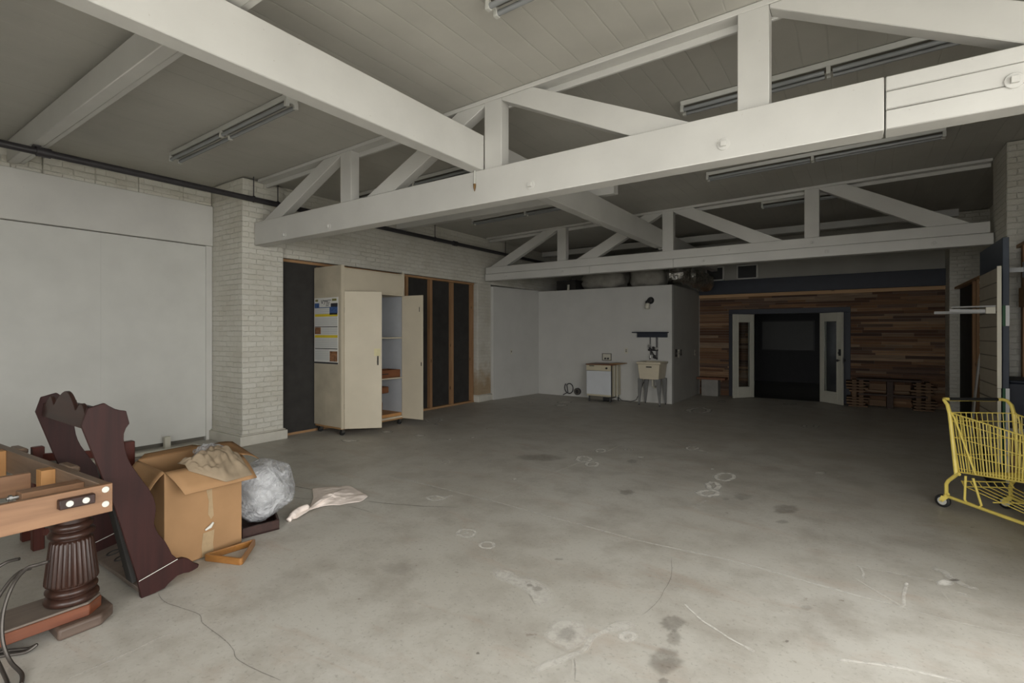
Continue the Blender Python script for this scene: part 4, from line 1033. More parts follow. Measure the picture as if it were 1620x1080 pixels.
# (a runs west along the long side, b runs south along the end)
def pbox(a0, a1, b0, b1, z0, z1):
    m = MB(PM).hexa([(a0,b0,z0),(a0,b1,z0),(a1,b1,z0),(a1,b0,z0),(a0,b0,z1),(a0,b1,z1),(a1,b1,z1),(a1,b0,z1)]); return m
pt = thing('billiard_table_frame', 'wooden billiard table frame without a top, on a turned pedestal', 'billiard table', (-3.9, 0.6, 0))
obj('end_rail', pbox(0, 0.035, 0, 1.25, 0.588, 0.74), M['cherry_y'], pt, bevel=0.002)
obj('end_rail', pbox(2.3, 2.335, 0, 1.25, 0.588, 0.74), M['cherry_y'], pt, bevel=0.002)
obj('side_rail', pbox(0.0352, 2.3, 0, 0.045, 0.588, 0.739), M['cherry_x'], pt, bevel=0.002)
obj('side_rail', pbox(0.0352, 2.3, 1.205, 1.25, 0.588, 0.739), M['cherry_x'], pt, bevel=0.002)
for a in (0.725, 1.62):
    obj('cross_member', pbox(a, a+0.035, 0.135, 1.12, 0.60, 0.722), M['cherry_y'], pt, bevel=0.002)
    obj('corner_block', pbox(a-0.075, a+0.01, 0.0455, 0.11, 0.56, 0.735), M['raw_pine'], pt, bevel=0.002)
    obj('corner_block', pbox(a-0.075, a+0.01, 1.14, 1.2045, 0.56, 0.735), M['raw_pine'], pt, bevel=0.002)
    obj('top_cap', pbox(a-0.13, a+0.06, -0.055, -0.0005, 0.70, 0.741), M['cherry_x'], pt, bevel=0.01)
lb = obj('leveling_block', pbox(0.23, 0.33, 0.0455, 0.30, 0.672, 0.722), M['cherry_y'], pt, bevel=0.002)
obj('bolt', MB(PM).cyl((0.28, 0.30, 0.697), (0.28, 0.345, 0.697), 0.010, 8).cyl((0.28, 0.325, 0.697), (0.28, 0.338, 0.697), 0.018, 8), M['steel'], lb)
cl = obj('cleat', pbox(-0.035, -0.0005, 0.085, 0.23, 0.662, 0.712), M['mahog_x'], pt, bevel=0.004)
for b_ in (0.125, 0.19):
    obj('bolt_cover', MB(PM).cyl((-0.035, b_, 0.687), (-0.041, b_, 0.687), 0.0155, 16), M['washer'], cl, bevel=0.002)
for z_ in (0.713, 0.636):
    obj('bolt_cover', MB(PM).cyl((0.0, 0.032, z_), (-0.006, 0.032, z_), 0.0165, 16), M['washer'], pt, bevel=0.002)
ax, ay = -3.46, 0.885
prof = [(0.09,0.13),(0.108,0.133),(0.115,0.145),(0.115,0.155),(0.108,0.168),(0.092,0.174),(0.092,0.178),(0.104,0.183),(0.110,0.193),(0.110,0.201),(0.103,0.211),(0.09,0.217),(0.09,0.222),
        (0.104,0.228),(0.113,0.236),(0.114,0.244),(0.092,0.450),(0.086,0.458),(0.074,0.461),(0.072,0.467),(0.088,0.472),(0.099,0.482),(0.100,0.492),(0.092,0.503),(0.076,0.508),(0.076,0.513),(0.088,0.519),(0.092,0.532),(0.086,0.545),(0.072,0.55),(0.072,0.587)]
obj('pedestal', MB().lathe((ax, ay, 0), prof, 168, (0.235, 0.452, 28)), M['pedestal'], pt, sharp=60)
obj('pedestal', MB().lathe((ax, ay-0.85, 0), prof, 84, (0.235, 0.452, 28)), M['pedestal'], pt, sharp=60)
def octo(x0, x1, y0, y1, c): return [(x0, y0+c), (x0+c, y0), (x1-c, y0), (x1, y0+c), (x1, y1-c), (x1-c, y1), (x0+c, y1), (x0, y1-c)]
bs = obj('plinth', MB().prism(octo(-3.60, -3.345, -0.20, 1.00, 0.07), (0,0,0.06), (1,0,0), (0,1,0), (0,0,0.058)), M['pedestal_base'], pt, bevel=0.004)
obj('plinth_top', MB().prism(octo(-3.597, -3.348, -0.197, 0.997, 0.07), (0,0,0.118), (1,0,0), (0,1,0), (0,0,0.0125)), M['dusty'], bs, bevel=0.005, seg=2)
obj('plinth_foot', MB().prism([(-3.645, 0.79), (-3.30, 0.79), (-3.305, 0.97), (-3.385, 1.045), (-3.56, 1.045), (-3.64, 0.97)], (0,0,0), (1,0,0), (0,1,0), (0,0,0.06)), M['dusty_dark'], pt, bevel=0.014, seg=3)
obj('plinth_foot', MB().prism([(-3.645, 0.01), (-3.30, 0.01), (-3.305, -0.17), (-3.385, -0.245), (-3.56, -0.245), (-3.64, -0.17)], (0,0,0), (1,0,0), (0,1,0), (0,0,0.06)), M['dusty_dark'], pt, bevel=0.014, seg=3)

# ================================================================ wrought iron stand at the lower edge
ir = thing('iron_stand', 'dark wrought iron stand with curved legs at the foot of the billiard table', 'stand', (-3.25, 0.6, 0))
A_ = [(-3.204,0.733,0.453),(-3.233,0.701,0.442),(-3.254,0.674,0.435),(-3.27,0.651,0.412),(-3.286,0.628,0.369),(-3.283,0.606,0.314),(-3.272,0.589,0.248),(-3.249,0.581,0.172),(-3.225,0.585,0.106),(-3.185,0.6,0.046),(-3.11,0.62,0.012),(-3.02,0.60,0.012)]
B_ = [(-3.249,0.677,0.429),(-3.298,0.656,0.412),(-3.338,0.629,0.372),(-3.362,0.598,0.311),(-3.37,0.567,0.241),(-3.35,0.555,0.163),(-3.28,0.559,0.085),(-3.20,0.570,0.03),(-3.10,0.57,0.012),(-3.02,0.56,0.012)]
obj('curved_leg', MB().tube(smooth(A_), [0.0065]*2 + [0.0085]*(len(smooth(A_))-2), 8), M['iron'], ir)
obj('curved_leg', MB().tube(smooth(B_), 0.008, 8), M['iron'], ir)
obj('foot_bar', MB().tube(smooth([(-3.303,0.712,0.03),(-3.33,0.69,0.014),(-3.36,0.66,0.012),(-3.40,0.62,0.012),(-3.45,0.54,0.014),(-3.36,0.53,0.12)]), 0.008, 8).tube(smooth([(-3.303,0.712,0.03),(-3.305,0.675,0.014),(-3.34,0.63,0.012),(-3.39,0.57,0.012),(-3.43,0.50,0.016)]), 0.008, 8), M['iron'], ir)
obj('back_leg', MB().tube(smooth([(-3.36,0.56,0.22),(-3.43,0.52,0.30),(-3.47,0.56,0.37),(-3.47,0.63,0.415),(-3.43,0.675,0.43)]), 0.008, 8), M['iron'], ir)

# ================================================================ mahogany cue rack
XA, XB = -3.448, -4.30
RS = 0.035
panel = [(1.146,0.108),(1.10,0.30),(1.039,0.55),(0.96,0.81),(0.887,1.048),(0.913,1.139),(0.989,1.16),(1.008,1.143),(1.035,1.123),(1.062,1.111),(1.089,1.104),(1.105,1.03),(1.088,1.005),(1.078,0.975),(1.077,0.945),(1.086,0.876),(1.096,0.836),(1.111,0.796),(1.13,0.759),(1.17,0.684),(1.202,0.63),(1.224,0.575),(1.235,0.53),(1.237,0.492),(1.227,0.42),(1.236,0.385),(1.249,0.35),(1.282,0.298),(1.302,0.253),(1.322,0.20),(1.352,0.163)]
foot = [(1.161,0.002),(1.146,0.106),(1.352,0.161),(1.384,0.158),(1.415,0.139),(1.444,0.105),(1.473,0.085),(1.468,0.066),(1.44,0.058),(1.415,0.055),(1.385,0.062),(1.349,0.06),(1.30,0.030),(1.282,0.012),(1.23,0.004)]
panel = [(a+RS, b_) for a, b_ in panel]; foot = [(a+RS, b_) for a, b_ in foot]
rk_ = thing('cue_rack', 'dark mahogany cue rack with scalloped crest, leaning between box and table frame', 'cue rack', (-3.87, 1.2, 0))
for xx in (XA, XB):
    sp = obj('side_panel', MB().prism(panel, (xx-0.022, 0, 0), (0,1,0), (0,0,1), (0.022, 0, 0)), M['mahog'], rk_, bevel=0.0025)
    obj('foot', MB().prism(foot, (xx-0.026, 0, 0), (0,1,0), (0,0,1), (0.030, 0, 0)), M['mahog'], rk_, bevel=0.003)
    obj('foot_seam', MB().bar((xx+0.0055, 1.148+RS, 0.108), (xx+0.0055, 1.350+RS, 0.1625), 0.002, 0.003), M['washer'], rk_)
crest = []
nn = 44
for i in range(nn+1):
    t = i/nn; q = abs(t-0.5)*2
    if q < 0.42: z_ = 1.128 + 0.075*math.cos(q/0.42*PI/2)
    elif q < 0.5: z_ = 1.112
    elif q < 0.86: z_ = 1.108 + 0.045*math.sin((q-0.5)/0.36*PI)
    else: z_ = 1.100
    crest.append((XB + (XA-0.022-XB)*t, z_))
cr = [(XA-0.022, 1.018)] + crest[::-1] + [(XB, 1.018)]
obj('crest_board', MB().prism(cr, (0, 0.915+RS-1.018*0.08, 0), (1,0,0), (0, 0.08, 1), (0, 0.02, 0)), M['mahog_x'], rk_, bevel=0.003)
obj('cue_rail', B(XB, XA-0.022, 1.04+RS, 1.06+RS, 1.04, 1.10), M['mahog_x'], rk_, bevel=0.003)
obj('inner_post', MB().bar((-3.585, 0.968+RS, 1.01), (-3.585, 1.16+RS, 0.07), 0.09, 0.025, up=(0,1,0)), M['black_board'], rk_, bevel=0.002)
shf = obj('base_shelf', MB().hexa([(XB, 1.20, 0.02), (XA-0.022, 1.20, 0.02), (XA-0.022, 1.395, 0.055), (XB, 1.395, 0.055), (XB, 1.20, 0.045), (XA-0.022, 1.20, 0.045), (XA-0.022, 1.395, 0.08), (XB, 1.395, 0.08)]), M['dusty'], rk_, bevel=0.003)
for k in range(5):
    xk = XB + 0.14 + k*0.14
    obj('cue_slot', MB().tube([(xk+0.03*math.cos(t), 1.285+0.03*math.sin(t)*1.3, 0.0605+0.18*0.03*math.sin(t)*1.3+0.003) for t in [i*PI/8 for i in range(16)]], 0.004, 5, True), M['dark'], shf)

bf = thing('bench_frame', 'reddish mahogany trestle frame behind the cue rack', 'frame', (-4.7, 1.4, 0))
pa, pb_, off = V((-4.85, 1.05, 0)), V((-4.53, 1.49, 0)), V((-0.28, 0.0, 0))
def post(p, h): return MB().box(p.x-0.032, p.x+0.032, p.y-0.032, p.y+0.032, 0, h)
for p in (pa, pb_, pa+off, pb_+off): obj('leg', post(p, 0.735 if p in (pa, pb_) else 0.60), M['mahog_red'], bf, bevel=0.004)
for a, b_ in ((pa, pb_), (pa+off, pb_+off), (pa, pa+off), (pb_, pb_+off)):
    if a == pa and b_ == pb_: obj('rail', MB().bar(a + V((0,0,0.655)), b_ + V((0,0,0.655)), 0.028, 0.055), M['mahog_red'], bf, bevel=0.003)
    obj('stretcher', MB().bar(a + V((0,0,0.12)), b_ + V((0,0,0.12)), 0.028, 0.05), M['mahog_red'], bf, bevel=0.003)

# scraps by the wall
for i, (lab, p, q, wd_, h) in enumerate((('long pale timber offcut lying at the foot of the white boarded wall', (-7.5, 1.7, 0.03), (-7.35, 3.2, 0.03), 0.09, 0.04),
        ('grey timber offcut lying beside the long pale one near the boarded wall', (-7.15, 1.9, 0.02), (-7.05, 2.75, 0.02), 0.12, 0.03),
        ('short pale timber offcut lying across the grey one', (-7.25, 2.2, 0.055), (-6.80, 2.3, 0.055), 0.06, 0.03))):
    simple('timber_offcut', lab, 'offcut', MB().bar(p, q, wd_, h), ('cover', 'concrete_block', 'pale_board')[i])
simple('wood_stub', 'small pale wood stub standing against the gap under the boarded wall', 'offcut', MB().box(-7.72, -7.66, 2.93, 3.0, 0.0, 0.15), 'cover')

# ================================================================ cardboard box and what lies about it
bxp = thing('cardboard_box', 'large open cardboard box with its flaps folded out', 'box', (-3.95, 1.68, 0))
FL, FR_, BR_, BL = V((-3.686,1.406,0)), V((-3.76,1.937,0)), V((-4.25,1.92,0)), V((-4.18,1.43,0))
up = V((0,0,0.65)); dn = V((0,0,0.004))
w_ = MB()
for a, b_ in ((FL, FR_), (FR_, BR_), (BR_, BL), (BL, FL)):
    n_ = (b_-a).cross(V((0,0,1))).normalized() * -0.006
    w_.hexa([a+dn, b_+dn, b_+n_+dn, a+n_+dn, a+up, b_+up, b_+n_+up, a+n_+up])
w_.hexa([FL+dn, FR_+dn, BR_+dn, BL+dn, FL+dn*2.5, FR_+dn*2.5, BR_+dn*2.5, BL+dn*2.5])
obj('carton_body', w_, M['card'], bxp)
def flap(h0, h1, t0, t1, sag=0.012, n=8):
    rows = []
    for j in range(5):
        k = j/4; row = []
        for i in range(n+1):
            t = i/n; p = V(h0).lerp(V(h1), t).lerp(V(t0).lerp(V(t1), t), k)
            p = p + V((0,0,1))*(sag*math.sin(k*PI)*(1+0.4*math.sin(t*7)))
            row.append(p)
        rows.append(row)
    return MB().grid(rows)
obj('flap', flap(FL+up, FR_+up, (-3.56,1.475,0.51), (-3.60,1.965,0.50)), M['card'], bxp, solid=0.006)
obj('flap', flap(BL+up, FL+up, (-4.10,1.355,0.60), (-3.755,1.325,0.495)), M['card'], bxp, solid=0.006)
obj('flap', flap(FR_+up, BR_+up, (-3.86,2.12,0.57), (-4.22,2.10,0.66)), M['card_in'], bxp, solid=0.006)
obj('flap', flap(BR_+up, BL+up, (-4.36,1.86,0.66), (-4.32,1.52,0.66), 0.0), M['card_in'], bxp, solid=0.006)
fd_ = (FR_-FL).normalized(); fn = fd_.cross(V((0,0,1))).normalized()
def fpt(s, z, o_=0.002): return FL + fd_*s + fn*o_ + V((0,0,z))
def strip_poly(pts):
    return MB().add([fpt(s, z) for s, z in pts] + [fpt(s, z, 0.0005) for s, z in pts], [tuple(range(len(pts))), tuple(range(2*len(pts)-1, len(pts)-1, -1))] + [(i, (i+1) % len(pts), len(pts)+(i+1) % len(pts), len(pts)+i) for i in range(len(pts))])
obj('torn_tape', strip_poly([(0.27,0.52),(0.31,0.52),(0.315,0.40),(0.325,0.27),(0.305,0.25),(0.285,0.29),(0.29,0.38),(0.275,0.45)]), M['tape'], bxp)
obj('torn_tape', strip_poly([(0.245,0.005),(0.325,0.005),(0.32,0.08),(0.33,0.17),(0.25,0.17),(0.24,0.08)]), M['tape'], bxp)
obj('peeled_tape', MB().tube([fpt(0.26,0.19,0.01), fpt(0.29,0.205,0.018), fpt(0.315,0.225,0.012)], [0.006,0.012,0.007], 8), M['washer'], bxp)

def cloth(center, outline, mat, hfn, rings=14, solid=0.004):
    n = len(outline); rows = []
    for j in range(rings+1):
        k = j/rings; row = []
        for i in range(n):
            p = V(center).lerp(V(outline[i]), k); row.append(V((p.x, p.y, hfn(p, k))))
        rows.append(row)
    return MB().grid(rows, True)
def densify(p, n):
    out = []
    for i in range(len(p)):
        a, b_ = V(p[i]), V(p[(i+1) % len(p)])
        for k in range(n): out.append(a.lerp(b_, k/n))
    return out
pol = [(-3.898,2.359,0),(-3.838,2.434,0),(-3.96,2.56,0),(-4.0,2.66,0),(-4.2,2.83,0),(-4.46,2.99,0),(-4.38,3.12,0),(-4.222,3.253,0),(-3.95,3.19,0),(-3.80,3.14,0),(-3.735,2.994,0),(-3.82,2.85,0),(-3.93,2.74,0),(-3.93,2.62,0),(-3.955,2.568,0),(-3.92,2.44,0)]
pol = densify(pol, 5)
def ph(p, k):
    f = abs(noise.noise(V((p.x*9, p.y*5, 1.3))))*0.05 + abs(noise.noise(V((p.x*22, p.y*18, 4.3))))*0.02
    return 0.006 + f*(1-0.6*k) + 0.022*(1-k*k)
pc = obj('pink_rag', cloth((-4.02, 2.92, 0), pol, 'pink', ph), M['pink'], solid=0.004, sub=1, sharp=180); tag(pc, 'pale pink rag lying flat on the concrete beside the plastic bag', 'cloth')
knot = obj('twisted_end', MB().tube(smooth([(-3.95,2.60,0.03),(-3.93,2.50,0.035),(-3.88,2.42,0.03),(-3.85,2.37,0.015)]), [0.03]*5+[0.028]*6+[0.02]*5, 10), M['pink'], pc, sharp=180)
for v_ in knot.data.vertices: v_.co += V((1,1,0.6)) * noise.noise(v_.co*30) * 0.012

# tan cloth crumpled over the rim and flap of the box
rows = []
for j in range(27):
    a = j/26
    row = []
    for i in range(41):
        t = i/40
        s = 0.13 + 0.38*t; wv = -0.13 + 0.29*a + 0.05*math.sin(t*6)*(1-a)
        edge = min(1, min(t, 1-t)*7) * min(1, min(a, 1-a)*6)
        base = 0.668 if wv < 0 else 0.668 - wv*0.85
        h = (abs(noise.noise(V((t*3.2, a*2.6, 2.2))))*0.062 + abs(noise.noise(V((t*7.5, a*7, 7.7))))*0.05 + 0.012) * edge
        narrow = 0.45 + 0.55*min(1, t*2.1)
        wv = -0.06 + (wv+0.06)*narrow
        base = 0.668 if wv < 0 else 0.668 - wv*0.88
        row.append(FL + fd_*s + fn*wv + V((0,0, base + h)))
    rows.append(row)
tc = obj('tan_cloth', MB().grid(rows), M['tan'], solid=0.006, sub=1, sharp=180); tag(tc, 'crumpled tan cloth draped over the rim of the cardboard box', 'cloth')
def crumple(d): return 1 + 0.28*noise.noise(d*3.3+V((5,1,2))) + 0.16*noise.noise(d*7+V((1,8,3)))
fp_ = obj('white_wrapper', MB().ball((-4.02, 1.83, 0.645), (0.085, 0.10, 0.07), 30, 18, crumple), M['bag'], sharp=60); tag(fp_, 'crumpled white plastic sticking up out of the cardboard box', 'plastic wrap')
pk = obj('packing_paper', MB().ball((-3.98, 1.68, 0.40), (0.20, 0.19, 0.14), 30, 16, crumple), M['card_in'], sharp=60); tag(pk, 'brown paper filling inside the cardboard box', 'paper')

tr = thing('wooden_tray', 'shallow dark mahogany tray under the clear plastic bag', 'tray', (-4.1, 2.15, 0))
NL, NR, FR2, FL2 = V((-3.815,1.972,0)), V((-3.765,2.235,0)), V((-4.12,2.40,0)), V((-4.42,2.09,0))
tm = MB()
for a, b_, h in ((NL, NR, 0.078), (NR, FR2, 0.078), (FR2, FL2, 0.078), (FL2, NL, 0.078)):
    n_ = (b_-a).cross(V((0,0,1))).normalized() * -0.016
    tm.hexa([a, b_, b_+n_, a+n_, a+V((0,0,h)), b_+V((0,0,h)), b_+n_+V((0,0,h)), a+n_+V((0,0,h))])
obj('frame', tm, M['mahog_x'], tr, bevel=0.003)
obj('bottom', MB().hexa([p + V((0,0,0.006)) for p in (NL, NR, FR2, FL2)] + [p + V((0,0,0.014)) for p in (NL, NR, FR2, FL2)]), M['mahog'], tr)
def bagf(d): return 1 + 0.20*noise.noise(d*1.5+V((2,2,9))) + 0.035*(1-2*abs(noise.noise(V((d.x*7, d.y*7, d.z*2.2))+V((3,1,1))))) + 0.012*noise.noise(d*14)
bg_ = obj('plastic_bag', MB().ball((-4.05, 2.24, 0.272), (0.275, 0.24, 0.225), 56, 36, bagf), M['bag'], sharp=50); tag(bg_, 'clear plastic bag stuffed with plastic, lying on the dark mahogany tray', 'bag')
obj('bunched_film', MB().ball((-4.05, 2.24, 0.26), (0.23, 0.20, 0.185), 48, 30, lambda d: 1 + 0.10*noise.noise(d*3+V((7,2,2))) + 0.05*noise.noise(d*9+V((1,2,2)))), M['film'], bg_, sharp=70)

# billiard triangle
P3 = [V((-3.677,1.63,0)), V((-3.38,1.745,0)), V((-3.645,1.986,0))]
cen = (P3[0]+P3[1]+P3[2])/3
def rounded(pts, r, n=5):
    out = []
    for i in range(3):
        a, p, c = pts[i-1], pts[i], pts[(i+1) % 3]
        d1_, d2_ = (a-p).normalized(), (c-p).normalized()
        s_, e_ = p + d1_*r, p + d2_*r
        for k in range(n+1):
            t = k/n; out.append(s_*(1-t)**2 + p*2*t*(1-t) + e_*t*t)
    return out
o1 = rounded(P3, 0.035); o2 = rounded([cen + (p-cen)*0.84 for p in P3], 0.025)
n_ = len(o1); tvs = [p for p in o1] + [p + V((0,0,0.045)) for p in o1] + [p + V((0,0,0.045)) for p in o2] + [p for p in o2]
tfs = []
for j in range(4):
    for i in range(n_):
        tfs.append((j*n_+i, j*n_+(i+1) % n_, ((j+1) % 4)*n_+(i+1) % n_, ((j+1) % 4)*n_+i))
tg = obj('ball_triangle', MB().add(tvs, tfs), M['amber'], bevel=0.004, seg=2); tag(tg, 'varnished wooden billiard triangle lying on the floor in front of the box', 'triangle rack')

